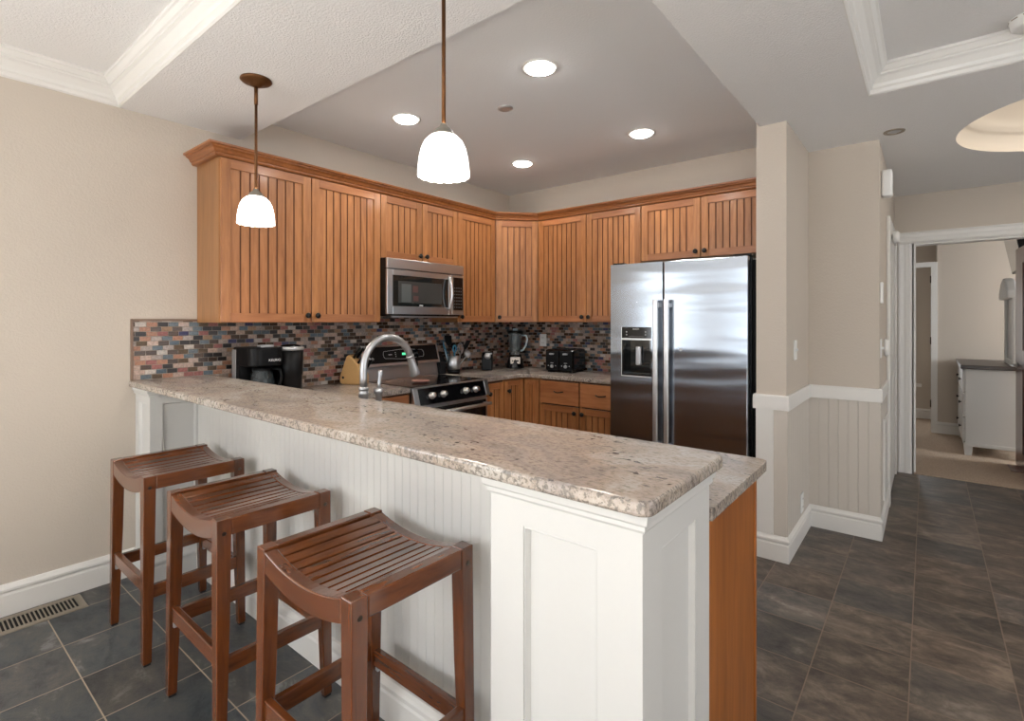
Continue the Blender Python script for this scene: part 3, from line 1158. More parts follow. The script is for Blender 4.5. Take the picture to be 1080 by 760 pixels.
# ================================================================ CABINETS
def knob(parent, x, z, y=0.0):
    m = MB()
    m.lathe([(.007, 0), (.007, -.012), (.016, -.018), (.0185, -.025), (.015, -.031), (.005, -.034)], (x, y, z), 16, axis='y', close=True)
    return m.build('knob', 'knob_black', parent)


def pull(parent, x, z, y=0.0):
    pts = []
    for i in range(11):
        t = i / 10
        pts.append((x - .045 + .09 * t, y - .024 * math.sin(PI * t) - .002, z - .006 * math.sin(PI * t)))
    return MB().tube(pts, .0045, 8).build('pull', 'knob_black', parent)


def door(parent, x0, x1, z0, z1, kn=None, st=.052, name='door'):
    """beaded panel door, its front at y = -.02 in the cabinet's frame; parts: stiles with panel; knob"""
    m = MB()
    t = .02
    m.box(x0, x0 + st, -t, 0, z0, z1, 0).box(x1 - st, x1, -t, 0, z0, z1, 0)
    m.box(x0 + st, x1 - st, -t, 0, z0, z0 + st, 1).box(x0 + st, x1 - st, -t, 0, z1 - st, z1, 1)
    # dark glazed line around the panel
    g = .0035
    m.box(x0 + st, x0 + st + g, -t + .011, 0, z0 + st, z1 - st, 2).box(x1 - st - g, x1 - st, -t + .011, 0, z0 + st, z1 - st, 2)
    m.box(x0 + st, x1 - st, -t + .0108, 0, z1 - st - g, z1 - st, 2)
    o = m.build(name, ['cabinet_wood', 'cabinet_rail_wood', 'glaze_dark'], parent, bevel=.0015, seg=1)
    b = MB()
    b.M = XF(x0 + st + g, 0)
    bead_panel(b, x1 - x0 - 2 * st - 2 * g, z0 + st, z1 - st, 0.051, d=.005, gw=.009, t=.0095, mi=0, gi=1)
    b.build('door_panel', ['cabinet_wood', 'glaze_dark'], o)
    if kn:
        knob(o, kn[0], kn[1], -t)
    return o


def cabinet(name, label, loc, rz, w, d, z0, z1, doors, st=.052, drawers=(), toe=False):
    """root at the front left bottom corner of the face, local x along the face, front toward -y"""
    r_ = thing(name, label, 'cabinet', (loc[0], loc[1], z0), R(rz))
    H = z1 - z0
    tk = .10 if toe else 0
    m = MB().box(0, w, 0, d, tk, H)
    if toe:
        m.box(0.01, w - .01, .06, d, 0, tk)
    m.box(.018, w - .004, -.001, 0, tk + .004, H - .004, 1)  # dark sheet behind the doors, painting in the shade of the gaps
    m.build('body', ['cabinet_side_wood', 'reveal_shade'], r_)
    for dd in doors:
        a0, a1, b0, b1, kx, kz = dd
        door(r_, a0, a1, b0, b1, (kx, kz) if kx is not None else None, st)
    for dd in drawers:
        a0, a1, b0, b1 = dd
        m = MB().box(a0, a1, -.02, 0, b0, b1)
        q = m.build('drawer', 'cabinet_rail_wood', r_, bevel=.004)
        pull(q, (a0 + a1) / 2, (b0 + b1) / 2 + .012, -.02)
    return r_


XU = XL + .31      # body front of uppers on the left wall; doors add .02
YU = YF - .31
zb, zt = 1.377, 2.308
g = .003
xw = XU
# left wall uppers: rz=90 -> local x = +Y, local -y = +X
kz = .045
def upL(label, y0, y1, z0, splits, knobs, name='upper_cabinet'):
    w_ = y1 - y0
    ds = []
    e = [0] + splits + [w_]
    for i in range(len(e) - 1):
        k = knobs[i]
        a0, a1 = e[i] + g, e[i + 1] - g
        kx = None if k is None else (a1 - .03 if k == 'r' else a0 + .03)
        ds.append((a0, a1, g, zt - z0 - .008, kx, kz))
    return cabinet(name, label, (XU, y0), 90, w_, .31 - .002, z0, zt, ds)
upL('tall double-door beaded wood wall cabinet nearest the bar, above the coffee maker', 1.206, 2.284, zb, [.544], ['r', 'l'])
upL('short two-door wood wall cabinet above the microwave', 2.284, 3.066, 1.842, [.392], ['r', 'l'])
upL('single-door wood wall cabinet between the microwave and the corner cabinet', 3.066, 3.545, zb, [], ['l'])
# diagonal corner cabinet
A = Vector((XU, 3.545, 0))
B = Vector((-2.777, YU, 0))
wd = (B - A).length
ang = math.degrees(math.atan2(B.y - A.y, B.x - A.x))
r_ = thing('corner_cabinet', 'diagonal single-door wood wall cabinet in the corner, above the electric can opener', 'cabinet', (A.x, A.y, zb), R(ang))
Mi = (Matrix.Translation((A.x, A.y, 0)) @ Matrix.Rotation(R(ang), 4, 'Z')).inverted()
m = MB()
m.M = Mi
m.prism([(A.x, A.y), (B.x, B.y), (B.x, YF - .002), (XL + .002, YF - .002), (XL + .002, A.y)], 0, zt - zb, 'z')
m.build('body', 'cabinet_side_wood', r_)
door(r_, .02, wd - .02, g, zt - zb - .008, (.05, kz))

def upB(label, x0, x1, z0, splits, knobs):
    w_ = x1 - x0
    ds = []
    e = [0] + splits + [w_]
    for i in range(len(e) - 1):
        a0, a1 = e[i] + g, e[i + 1] - g
        k = knobs[i]
        ds.append((a0, a1, g, zt - z0 - .008, a1 - .03 if k == 'r' else a0 + .03, kz))
    return cabinet('upper_cabinet', label, (x0, YU), 0, w_, .31 - .002, z0, zt, ds)
upB('tall double-door beaded wood wall cabinet above the toaster, left of the refrigerator', -2.775, -1.768, zb, [.505], ['r', 'l'])
upB('short two-door wood wall cabinet above the refrigerator', -1.768, -.795, 1.857, [.470], ['r', 'l'])

# crown along the cabinet tops
cp = [(.0005, zt - .004), (.022, zt - .004), (.026, zt), (.030, zt + .004), (.030, zt + .012), (.038, zt + .016), (.044, zt + .030), (.056, zt + .038), (.060, zt + .038), (.060, zt + .044), (.072, zt + .048), (.074, zt + .058), (.064, zt + .062), (.0005, zt + .062)]
tag(MB().sweep(cp, [(XL + .002, 1.2055), (XU, 1.2055), (XU, 3.545), (-2.777, YU), (-.793, YU)]).build('cabinet_crown_molding', 'crown_wood'),
    'continuous stained wood crown moulding along the tops of the wall cabinets', 'moulding')

# base cabinets
zb0, zb1 = 0, .896
XB = XL + .62
def lowL(label, y0, y1, parts, drawers=()):
    return cabinet('base_cabinet', label, (XB, y0), 90, y1 - y0, .615, 0, zb1, parts, drawers=drawers, toe=True)
lowL('wood base cabinet between the sink counter and the stove', 1.83, 2.292, [(.06, .458, .105, .70, .43, .64)], [(.06, .458, .715, .885)])
lowL('narrow wood base cabinet just right of the stove', 3.068, 3.30, [(.005, .225, .105, .88, .035, .80)])
# inside corner cabinet, L-shaped with two doors
r_ = thing('corner_base_cabinet', 'L-shaped wood base cabinet with two doors meeting in the inside corner', 'cabinet', (XB, 3.30, 0), R(90))
Mi = (Matrix.Translation((XB, 3.30, 0)) @ Matrix.Rotation(R(90), 4, 'Z')).inverted()
m = MB()
m.M = Mi
Yb = 3.585
m.prism([(XB, 3.30), (XB, Yb), (-2.58, Yb), (-2.58, YF - .002), (XL + .002, YF - .002), (XL + .002, 3.30)], .10, zb1, 'z')
m.prism([(XB - .06, 3.30), (XB - .06, Yb + .06), (-2.58, Yb + .06), (-2.58, YF - .002), (XL + .002, YF - .002), (XL + .002, 3.30)], 0, .10, 'z')
m.build('body', 'cabinet_side_wood', r_)
door(r_, .008, Yb - 3.30 - .024, .105, .88, (.045, .80), st=.04)
d2 = thing('x', 'x', 'x')
COL.objects.unlink(d2)
bpy.data.objects.remove(d2)
# second door faces the room: built in its own turned frame
m = MB()
x0, x1, z0, z1, t, st = .024, -2.58 - XB - .004, .105, .88, .02, .04
m.M = Mi @ XF(XB, Yb)
m.box(x0, x0 + st, -t, 0, z0, z1, 0).box(x1 - st, x1, -t, 0, z0, z1, 0).box(x0 + st, x1 - st, -t, 0, z0, z0 + st, 1).box(x0 + st, x1 - st, -t, 0, z1 - st, z1, 1)
q = m.build('door', ['cabinet_wood', 'cabinet_rail_wood'], r_, bevel=.0015, seg=1)
m = MB()
m.M = Mi @ XF(XB + x0 + st, Yb)
bead_panel(m, x1 - x0 - 2 * st, z0 + st, z1 - st, 0.051, d=.005, gw=.009, t=.0095, mi=0, gi=1)
m.build('door_panel', ['cabinet_wood', 'glaze_dark'], q)
for lb, x0, x1, kx in (('wood base cabinet with drawer and door below the toaster', -2.578, -2.183, .36),
                       ('wood base cabinet with drawer and door beside the refrigerator', -2.181, -1.79, .035)):
    w_ = x1 - x0
    cabinet('base_cabinet', lb, (x0, Yb), 0, w_, YF - .002 - Yb, 0, zb1, [(.005, w_ - .005, .105, .685, kx, .64)], drawers=[(.005, w_ - .005, .695, .885)], toe=True)
# peninsula base with its finished end panel
r_ = thing('peninsula_cabinet', 'wood base cabinet under the lower counter, its plain reddish end panel beside the white post', 'cabinet', (-.44, 1.81, 0), R(180))
w_ = 2.765 - .44
MB().box(.021, w_, .02, .525, .10, .68).box(.05, w_, .08, .525, 0, .10).box(.021, 1.13, .02, .525, .68, .895).box(1.91, w_, .02, .525, .68, .895).build('body', 'cabinet_side_wood', r_)
MB().box(0, .02, 0, .531, 0, .897).build('end_panel', 'end_panel_wood', r_, bevel=.001, seg=1)
MB().box(-.004, .02, -.012, .006, .0, .897).build('end_stile', 'end_panel_wood', r_, bevel=.001, seg=1)
door(r_, .03, .50, .105, .70, (.46, .64))
door(r_, .51, .98, .105, .70, (.55, .64))
door(r_, 1.0, 1.9, .105, .885, (1.05, .80))
for a0, a1 in ((.03, .50), (.51, .98)):
    q = MB().box(a0, a1, -.02, 0, .715, .885).build('drawer', 'cabinet_rail_wood', r_, bevel=.004)
    pull(q, (a0 + a1) / 2, .80, -.02)

# backsplash
tag(MB().box(XL + .001, XL + .009, .888, 1.2045, 1.061, 1.386).box(XL + .001, XL + .009, 1.2045, 1.302, 1.061, 1.376).box(XL + .001, XL + .009, 1.302, 2.284, .931, 1.376).box(XL + .001, XL + .009, 2.284, 3.066, .931, 1.42)
    .box(XL + .001, XL + .009, 3.066, YF - .001, .931, 1.376).build('tile_backsplash', 'mosaic_left'),
    'multicoloured mosaic brick-tile backsplash on the stove wall, ending above the bar', 'backsplash')
tag(MB().box(XL + .010, -1.70, YF - .009, YF - .001, .931, 1.376).build('tile_backsplash', 'mosaic_back'),
    'multicoloured mosaic brick-tile backsplash behind the toaster and blender', 'backsplash')
tag(MB().box(XL + .001, XL + .013, .876, .888, 1.061, 1.398).box(XL + .001, XL + .013, .888, 1.205, 1.386, 1.398).build('backsplash_edging', 'trim_brown', bevel=.002),
    'thin brown metal edging around the end of the mosaic backsplash', 'tile edging')

# ================================================================ REFRIGERATOR
FX0, FX1, FY = -1.758, -.838, 3.30
f = thing('refrigerator', 'stainless steel side-by-side refrigerator with ice and water dispenser', 'refrigerator', (FX0, FY, 0))
W = FX1 - FX0
sp_ = .388
MB().box(.005, W - .005 + .028, .09, .80, .02, 1.765).box(.02, W - .02, .11, .79, 0, .02).box(.01, W - .01, .02, .09, .02, .10).build('body', 'black_matte', f, bevel=.004)
def fdoor(x0, x1):
    m = MB().box(x0, x1, 0, .075, .11, 1.785)
    return m.build('door', 'steel', f, bevel=.008, seg=3)
# dispenser cut-out: left door in pieces around the niche
dx0, dx1, dz0, dz1 = .088, .306, 1.010, 1.345
m = MB()
m.box(0, dx0, 0, .075, .11, 1.785).box(dx1, sp_ - .003, 0, .075, .11, 1.785).box(dx0, dx1, 0, .075, .11, dz0).box(dx0, dx1, 0, .075, dz1, 1.785).box(dx0, dx1, .07, .075, dz0, dz1)
dl = m.build('freezer_door', 'steel', f)
dr = fdoor(sp_ + .003, W)
MB().box(sp_ - .003, sp_ + .003, .01, .08, .11, 1.78).box(W, W + .006, .06, .09, .11, 1.78).build('door_gasket', 'black_plastic', f)
m = MB()
m.box(dx0, dx1, -.002, .02, 1.268, dz1)
q = m.build('dispenser_panel', 'black_gloss', dl, bevel=.002)
m = MB()
m.box(dx0, dx1, -.004, .02, 1.256, 1.268).box(dx0 - .004, dx0, -.002, .02, dz0 - .006, dz1).box(dx0, dx1, -.002, .012, dz0 - .008, dz0)
m.build('dispenser_trim', 'steel_handle', dl)
m = MB()
m.box(dx0, dx1, .060, .068, dz0, 1.256).box(dx0, dx0 + .01, .0, .068, dz0, 1.256).box(dx1 - .01, dx1, 0, .068, dz0, 1.256).box(dx0, dx1, 0, .068, dz0, dz0 + .012)
m.build('dispenser_niche', 'smoked_glass', dl)
MB().box(.175, .215, .03, .06, 1.08, 1.21).build('dispenser_paddle', 'silver_plastic', dl, bevel=.008)
m = MB()
for sx in (.125, .265):
    for sz in (1.312, 1.292):
        m.lathe([(.005, 0), (.004, -.003)], (sx, -.002, sz), 10, axis='y', close=True)
m.box(.14, .25, -.003, -.002, 1.281, 1.2818)
m.build('dispenser_buttons', 'light_marking', dl)
text('logo_lettering', 'BOSCH', .014, 'light_marking', dl, (.195, -.0025, 1.331), (R(90), 0, 0))
for hx, dd in ((sp_ - .035, dl), (sp_ + .040, dr)):
    m = MB()
    m.box(hx - .016, hx + .016, -.055, -.035, .50, 1.53)
    m.box(hx - .010, hx + .010, -.036, 0, .54, .575).box(hx - .010, hx + .010, -.036, 0, 1.475, 1.51)
    m.build('door_handle', 'steel_handle', dd, bevel=.006, seg=3)
MB().box(W - .10, W + .01, .04, .10, 1.785, 1.800).box(0, .08, .04, .10, 1.785, 1.800).build('hinge_cover', 'black_plastic', f, bevel=.003)
MB().lathe([(.010, 0), (.008, -.004)], (sp_ + .12, 0, 1.20), 12, axis='y', close=True).build('lock_badge', 'silver_plastic', dr)

# ================================================================ MICROWAVE (left wall, local x=+Y)
f = thing('microwave_oven', 'stainless over-the-range microwave with dark glass door and vertical handle', 'microwave', (-2.985, 2.288, 1.425), R(90))
W, H = .774, .415
MB().box(0, W, .02, .395, .01, H).box(.02, W - .02, .03, .38, 0, .01).build('body', 'black_plastic', f)
MB().box(0, W, 0, .02, H - .075, H).build('top_vent_band', 'steel_brushed', f, bevel=.004)
m = MB()
dW = .635
m.box(0, .05, 0, .02, .012, H - .08).box(dW - .03, dW, 0, .02, .012, H - .08).box(.05, dW - .03, 0, .02, .012, .07).box(.05, dW - .03, 0, .02, H - .12, H - .08)
d_ = m.build('door', 'steel_brushed', f, bevel=.002, seg=1)
MB().box(.05, dW - .03, .004, .02, .07, H - .12).build('door_glass', 'smoked_glass', d_)
m = MB().box(.10, .53, .0025, .0045, .095, H - .16)
m.build('window_screen', 'window_screen', d_)
MB().box(.13, .22, .0015, .003, .10, .235).build('paper_reflection', 'paper_reflection_grey', d_)  # reflection of papers painted onto the door glass
MB().box(.235, .285, .0015, .003, .175, .225).box(.24, .29, .0015, .003, .11, .15).build('red_reflection', 'reflection_red', d_)  # reddish part of the reflection painted onto the glass
MB().box(.30, .335, .002, .004, .076, .084).build('logo_mark', 'light_marking', d_)
pts = []
for i in range(13):
    t = i / 12
    pts.append((dW - .035, -.012 - .03 * math.sin(PI * t), .05 + (H - .15) * t))
MB().tube(pts, .012, 12).build('door_handle', 'steel_handle', d_)
MB().box(dW + .006, W, 0, .02, .012, H - .08).build('control_frame', 'steel_brushed', f, bevel=.002, seg=1)
cp_ = MB().box(dW + .02, W - .012, -.002, .01, .05, H - .10).build('control_panel', 'black_gloss', f)
m = MB()
for i in range(4):
    for j in range(7):
        m.box(dW + .030 + i * .024, dW + .037 + i * .024, -.0032, -.002, .07 + j * .026, .078 + j * .026)
m.build('keypad_markings', 'dim_marking', cp_)
MB().box(.05, W - .05, .02, .10, -.012, .0).build('grease_filter', 'steel_brushed', f)

# ================================================================ STOVE (left wall, local x=+Y, depth to -X)
f = thing('kitchen_stove', 'stainless range with black glass cooktop, front knobs and rear control panel', 'stove', (-2.715, 2.297, 0), R(90))
W = .765
D = .655
MB().box(0, W, .02, D, .06, .915).box(.03, W - .03, .06, D - .02, 0, .06).build('body', 'steel_brushed', f)
MB().box(-.001, W + .001, .012, D - .07, .915, .928).build('cooktop_frame', 'steel_brushed', f, bevel=.003)
ck = MB().box(.02, W - .02, .03, D - .085, .927, .932).build('cooktop_glass', 'black_gloss', f, bevel=.001, seg=1)
m = MB()
for (bx, by, r) in ((.19, .17, .095), (.57, .17, .075), (.19, .42, .075), (.57, .42, .095)):
    m.lathe([(r, .9322), (r - .003, .9324)], (bx, by, 0), 32)
m.build('burner_ring', 'grey_metal_vent', ck)
# front control fascia, tilted
fa = MB().prism([(0.0, .80), (-.02, .81), (.012, .918), (.04, .918), (.04, .80)], .045, W - .045, 'x').build('control_fascia', 'black_gloss', f)
MB().prism([(-.002, .80), (-.024, .808), (.010, .924), (.04, .924), (.04, .80)], 0, .045, 'x').prism([(-.002, .80), (-.024, .808), (.010, .924), (.04, .924), (.04, .80)], W - .045, W, 'x').box(0, W, 0.0, .03, .922, .930).build('fascia_end', 'steel_brushed', f, bevel=.003)
for kx in (.16, .27, .50, .61):
    m = MB()
    m.M = Matrix.Translation((kx, -.006, .862)) @ Matrix.Rotation(R(-17), 4, 'X')
    m.lathe([(.026, 0), (.026, -.006), (.021, -.010), (.019, -.032), (.014, -.035), (.003, -.035)], (0, 0, 0), 20, axis='y', close=True)
    q = m.build('control_knob', 'steel_handle', fa)
MB().box(0.01, W - .01, -.004, .02, .24, .785).build('oven_door', 'steel_brushed', f, bevel=.004)
MB().box(.035, W - .035, -.010, -.003, .29, .775).build('oven_glass', 'black_gloss', f, bevel=.002)
m = MB().tube([(.03, -.055, .745), (W / 2, -.062, .745), (W - .03, -.055, .745)], .014, 12).box(.04, .07, -.05, 0, .735, .755).box(W - .07, W - .04, -.05, 0, .735, .755)
m.build('oven_handle', 'steel_handle', f)
MB().box(0.01, W - .01, -.002, .02, .065, .225).build('drawer', 'steel_brushed', f, bevel=.004)
# rear riser and control panel
MB().prism([(D - .085, .915), (D - .06, 1.03), (D, 1.03), (D, .915)], 0.0, W, 'x').build('rear_riser', 'steel_brushed', f, bevel=.003)
bp_ = MB().prism([(D - .10, 1.035), (D - .095, 1.055), (D - .055, 1.195), (D, 1.195), (D, 1.03), (D - .07, 1.03)], -.004, W + .004, 'x').build('rear_control_panel', ['steel_brushed'], f, bevel=.004)
m = MB().prism([(D - .098, 1.060), (D - .060, 1.185), (D - .05, 1.185), (D - .05, 1.06)], .015, W - .015, 'x')
cpn = m.build('control_face', 'black_plastic', bp_)
def onface(x, s, lift=0.0):   # s 0..1 up the face
    return (x, D - .098 + .038 * s - .004 - lift, 1.060 + .125 * s)
m = MB()
m.M = Matrix.Translation(onface(.52, .5)) @ Matrix.Rotation(R(-17), 4, 'X')
m.lathe([(.034, .002), (.034, -.004), (.024, -.006), (.021, -.022), (.004, -.023)], (0, 0, 0), 24, axis='y', close=True)
m.build('control_knob', 'black_gloss', cpn)
m = MB()
m.M = Matrix.Translation(onface(.39, .5)) @ Matrix.Rotation(R(-17), 4, 'X')
m.box(-.018, .018, 0, .003, -.008, .010)
m.build('clock_display', 'clock_green', cpn)
m = MB()
m.M = Matrix.Translation(onface(.39, .5)) @ Matrix.Rotation(R(-17), 4, 'X')
pts = [(.20 * math.cos(a) if abs(math.cos(a)) < .7 else .17 * (1 if math.cos(a) > 0 else -1) + .035 * math.cos(a), 0, .04 * math.sin(a)) for a in [2 * PI * i / 32 for i in range(33)]]
m.tube(pts, .0012, 6)
for i in range(3):
    m.box(-.155 + i * .012, -.148 + i * .012, -.001, 0, -.004, .004)
for i in range(3):
    m.box(-.09, -.083, -.001, 0, -.02 + i * .016, -.014 + i * .016)
    m.box(.05, .066, -.001, 0, -.02 + i * .016, -.016 + i * .016)
m.build('panel_markings', 'light_marking', cpn)
s_ = tag(MB().lathe([(.004, .006), (.045, .004), (.062, .012), (.066, .016), (.064, .018), (.044, .009), (.004, .010)], (0, 0, 0), 28).build('spoon_rest', 'spoon_rest_glaze', loc=(-2.93, 2.55, .930)),
         'round reddish spoon rest lying on the black cooktop', 'spoon rest')

# ================================================================ COUNTER ITEMS
# coffee maker on left counter, faces +X (local x=+Y)
f = thing('coffee_maker', 'black drip coffee maker with glass carafe and a round pod tower, beside the bar', 'coffee maker', (-3.02, 1.36, ZC), R(90))
MB().box(0, .205, 0.02, .26, 0, .03).box(0, .205, .15, .26, .03, .22).build('body', 'black_plastic', f, bevel=.008)
hp = rounded(0.0, .205, .0, .26, (.06, .06, .03, .03), 6)
MB().prism(hp, .19, .300, 'z').build('brew_head', 'black_plastic', f, bevel=.008, seg=3)
MB().box(.075, .155, .05, .10, .300, .314).build('lid_tab', 'silver_plastic', f, bevel=.003)
MB().box(-.004, 0, .20, .25, 0.01, .285).build('edge_sheen', 'silver_plastic', f, bevel=.002)  # silver strip put in for the bluish reflection along the back edge
c = MB().lathe([(.05, .032), (.066, .045), (.070, .09), (.060, .14), (.050, .160), (.052, .168)], (.10, .085, 0), 28)
cf = c.build('carafe', 'glass_dark', f)
MB().lathe([(.054, .160), (.056, .178), (.03, .186), (.002, .186)], (.10, .085, 0), 24).build('carafe_lid', 'black_plastic', cf)
MB().tube([(.15, .06, .17), (.185, .04, .165), (.195, .035, .12), (.185, .04, .06), (.165, .05, .05)], .009, 10).build('carafe_handle', 'black_plastic', cf)
tw = MB().lathe([(.066, 0), (.068, .01), (.068, .12), (.073, .13), (.073, .275)], (.275, .08, 0), 32, close=True).box(.205, .34, .10, .26, 0, .275).build('pod_tower', 'black_plastic', f)
MB().lathe([(.074, .275), (.080, .280), (.080, .292), (.070, .300), (.060, .297)], (.275, .08, 0), 32).build('tower_ring', 'silver_plastic', tw)
MB().lathe([(.06, .295), (.055, .306), (.03, .312), (.002, .313)], (.275, .08, 0), 32).build('tower_lid', 'black_gloss', tw)
text('logo_lettering', 'KEURIG', .021, 'light_marking', f, (.135, -.0012, .225), (R(90), 0, 0), .0008)

# knife block
f = thing('knife_block', 'light wood knife block with black-handled knives beside the stove', 'knife block', (-3.21, 2.19, ZC), R(22))
blk = MB().prism([(-.10, 0), (.075, 0), (.075, .075), (.03, .15), (-.035, .215), (-.06, .205), (-.115, .06), (-.118, .02)], -.042, .042, 'y')
bk = blk.build('block', 'block_wood', f, bevel=.010, seg=3)
MB().lathe([(.010, 0), (.010, -.001)], (-.085, -.0425, .05), 12, axis='y', close=True).build('emblem', 'black_matte', bk)
for i in range(3):
    for j in range(2):
        x0 = -.015 + .035 * i
        z0 = .20 - .042 * i - .004 * j
        y = -.02 + .04 * j
        dv = Vector((.62, 0, .78))
        a = Vector((x0, y, z0 - .01))
        q = MB().tube([a, a + dv * .03, a + dv * .07, a + dv * .105], [.008, .010, .009, .011], 10).build('knife_handle', 'black_plastic', f)
        MB().tube([a + dv * .10, a + dv * .108], [.0115, .0095], 10).build('handle_cap', 'silver_plastic', q)

# utensil crock + utensils
f = thing('utensil_crock', 'stainless steel crock with black base right of the stove', 'utensil holder', (-3.23, 3.19, ZC))
MB().lathe([(.052, .035), (.056, .04), (.058, .15), (.055, .152), (.053, .145), (.05, .04), (.003, .04)], (0, 0, 0), 32).build('canister', 'steel_brushed', f)
MB().lathe([(.056, 0), (.056, .036), (.05, .036), (.003, .036)], (0, 0, 0), 32, close=True).build('base', 'black_plastic', f)
def utensil(name, label, dx, dy, tx, ty, Lh, head, mat):
    u = thing(name, label, 'utensil', (-3.23 + dx, 3.19 + dy, ZC + .045), 0, 'utensils in the steel crock')
    tip = Vector((tx, ty, Lh))
    MB().tube([(0, 0, 0), tip * .5, tip], [.004, .005, .006], 8).build('handle', mat if head != 'blade' else 'steel_handle', u)
    m = MB()
    d = tip.normalized()
    if head == 'spatula':
        m.M = Matrix.Translation(tip) @ d.to_track_quat('Z', 'Y').to_matrix().to_4x4()
        m.prism([(-.012, 0), (.012, 0), (.034, .03), (.034, .09), (-.034, .09), (-.034, .03)], -.002, .002, 'y')
    elif head == 'whisk':
        for k in range(6):
            a = PI * k / 6
            m.tube([(tip.x + .026 * math.sin(t) * math.cos(a), tip.y + .026 * math.sin(t) * math.sin(a), tip.z + .05 - .05 * math.cos(t)) for t in [PI * 2 * i / 14 for i in range(15)]], .0012, 5)
    elif head == 'ladle':
        m.M = Matrix.Translation(tip) @ Matrix.Rotation(R(70), 4, 'Y')
        m.lathe([(.002, .022), (.02, .018), (.032, .004), (.035, -.006), (.033, -.006), (.03, .004), (.018, .015), (.002, .019)], (0, 0, 0), 18)
    elif head == 'blade':
        m.M = Matrix.Translation(tip) @ d.to_track_quat('Z', 'Y').to_matrix().to_4x4()
        m.prism([(-.010, -.10), (.010, -.10), (.014, .0), (.004, .07), (-.010, .03)], -.002, .002, 'y')
    elif head == 'loop':
        pts = [(tip.x, tip.y + .018 * math.sin(t), tip.z + .03 - .03 * math.cos(t)) for t in [2 * PI * i / 16 for i in range(17)]]
        m.tube(pts, .006, 8)
    m.build('head', mat, u)
utensil('spatula', 'tall teal-handled spatula in the steel crock', -.02, -.03, -.01, -.05, .17, 'blade', 'teal_plastic')
utensil('kitchen_scissors', 'blue looped scissor handles poking out of the steel crock', .0, .0, .01, .0, .14, 'loop', 'teal_plastic')
utensil('cooking_spoon', 'black cooking spoon leaning back in the steel crock', -.01, .01, -.02, .02, .19, 'ladle', 'black_plastic')
utensil('slotted_turner', 'dark grey flat turner leaning right out of the steel crock', .01, .02, .02, .085, .16, 'spatula', 'black_matte')
utensil('whisk', 'wire whisk standing in the steel crock', .02, .01, .02, .03, .12, 'whisk', 'silver_plastic')
utensil('serving_ladle', 'grey ladle with a pale cup at the right of the crock', .015, .03, .03, .10, .12, 'ladle', 'silver_plastic')
utensil('pastry_brush', 'long black utensil with a plain head at the left of the crock', -.015, -.02, .01, -.035, .20, 'spatula', 'black_plastic')
# knife set behind the crock
tag(MB().prism([(-.05, 0), (.05, 0), (.05, .10), (-.01, .19), (-.05, .19)], -.035, .035, 'y').build('black_knife_stand', 'black_matte', bevel=.006, loc=(-3.32, 3.102, ZC)),
    'small black knife stand between the stove and the steel crock', 'knife stand')

# electric can opener
f = thing('can_opener', 'black electric can opener with a chrome cutting head near the corner', 'can opener', (-3.20, 3.60, ZC), R(35))
MB().prism([(-.055, 0), (.055, 0), (.052, .13), (.035, .165), (-.02, .165), (-.045, .14)], -.048, .048, 'x').build('body', 'black_plastic', f, bevel=.010, seg=3)
MB().lathe([(.030, -.054), (.030, -.066), (.016, -.074), (.002, -.075)], (0.01, 0, .135), 20, axis='y', close=True).build('cutting_head', 'silver_plastic', f)
MB().box(-.012, .05, -.068, -.05, .150, .163).build('lever', 'silver_plastic', f, bevel=.003)

# blender
f = thing('blender', 'black-based blender with a clear glass jug under the corner cabinet', 'blender', (-3.13, 3.93, ZC), R(38))
MB().lathe([(.088, 0), (.088, .015), (.080, .05), (.062, .115), (.058, .13), (.002, .13)], (0, 0, 0), 28, close=True).build('base', 'black_gloss', f)
bl = MB()
bl.M = Matrix.Rotation(R(-12), 4, 'X')
bl.box(-.048, .048, -.086, -.06, .03, .095)
lb = bl.build('label_plate', 'label_silver', f, bevel=.006)
m = MB()
m.M = Matrix.Rotation(R(-12), 4, 'X')
m.box(-.032, -.022, -.088, -.085, .05, .064).box(-.016, .034, -.088, -.085, .05, .064)
m.build('label_buttons', 'black_plastic', lb)
MB().lathe([(.045, .13), (.047, .15), (.050, .16), (.072, .33), (.074, .345), (.070, .345), (.066, .33), (.045, .165)], (0, 0, 0), 28).build('jug', 'glass_clear', f)
MB().lathe([(.076, .340), (.076, .358), (.06, .366), (.002, .366)], (0, 0, 0), 28, close=True).build('jug_lid', 'black_plastic', f)
MB().lathe([(.025, .366), (.024, .385), (.002, .387)], (0, 0, 0), 20, close=True).build('lid_cap', 'blue_white_plastic', f)
MB().tube([(.068, 0, .32), (.105, 0, .315), (.118, 0, .28), (.105, 0, .22), (.075, 0, .175), (.052, 0, .165)], .009, 10).build('jug_handle', 'blue_white_plastic', f)

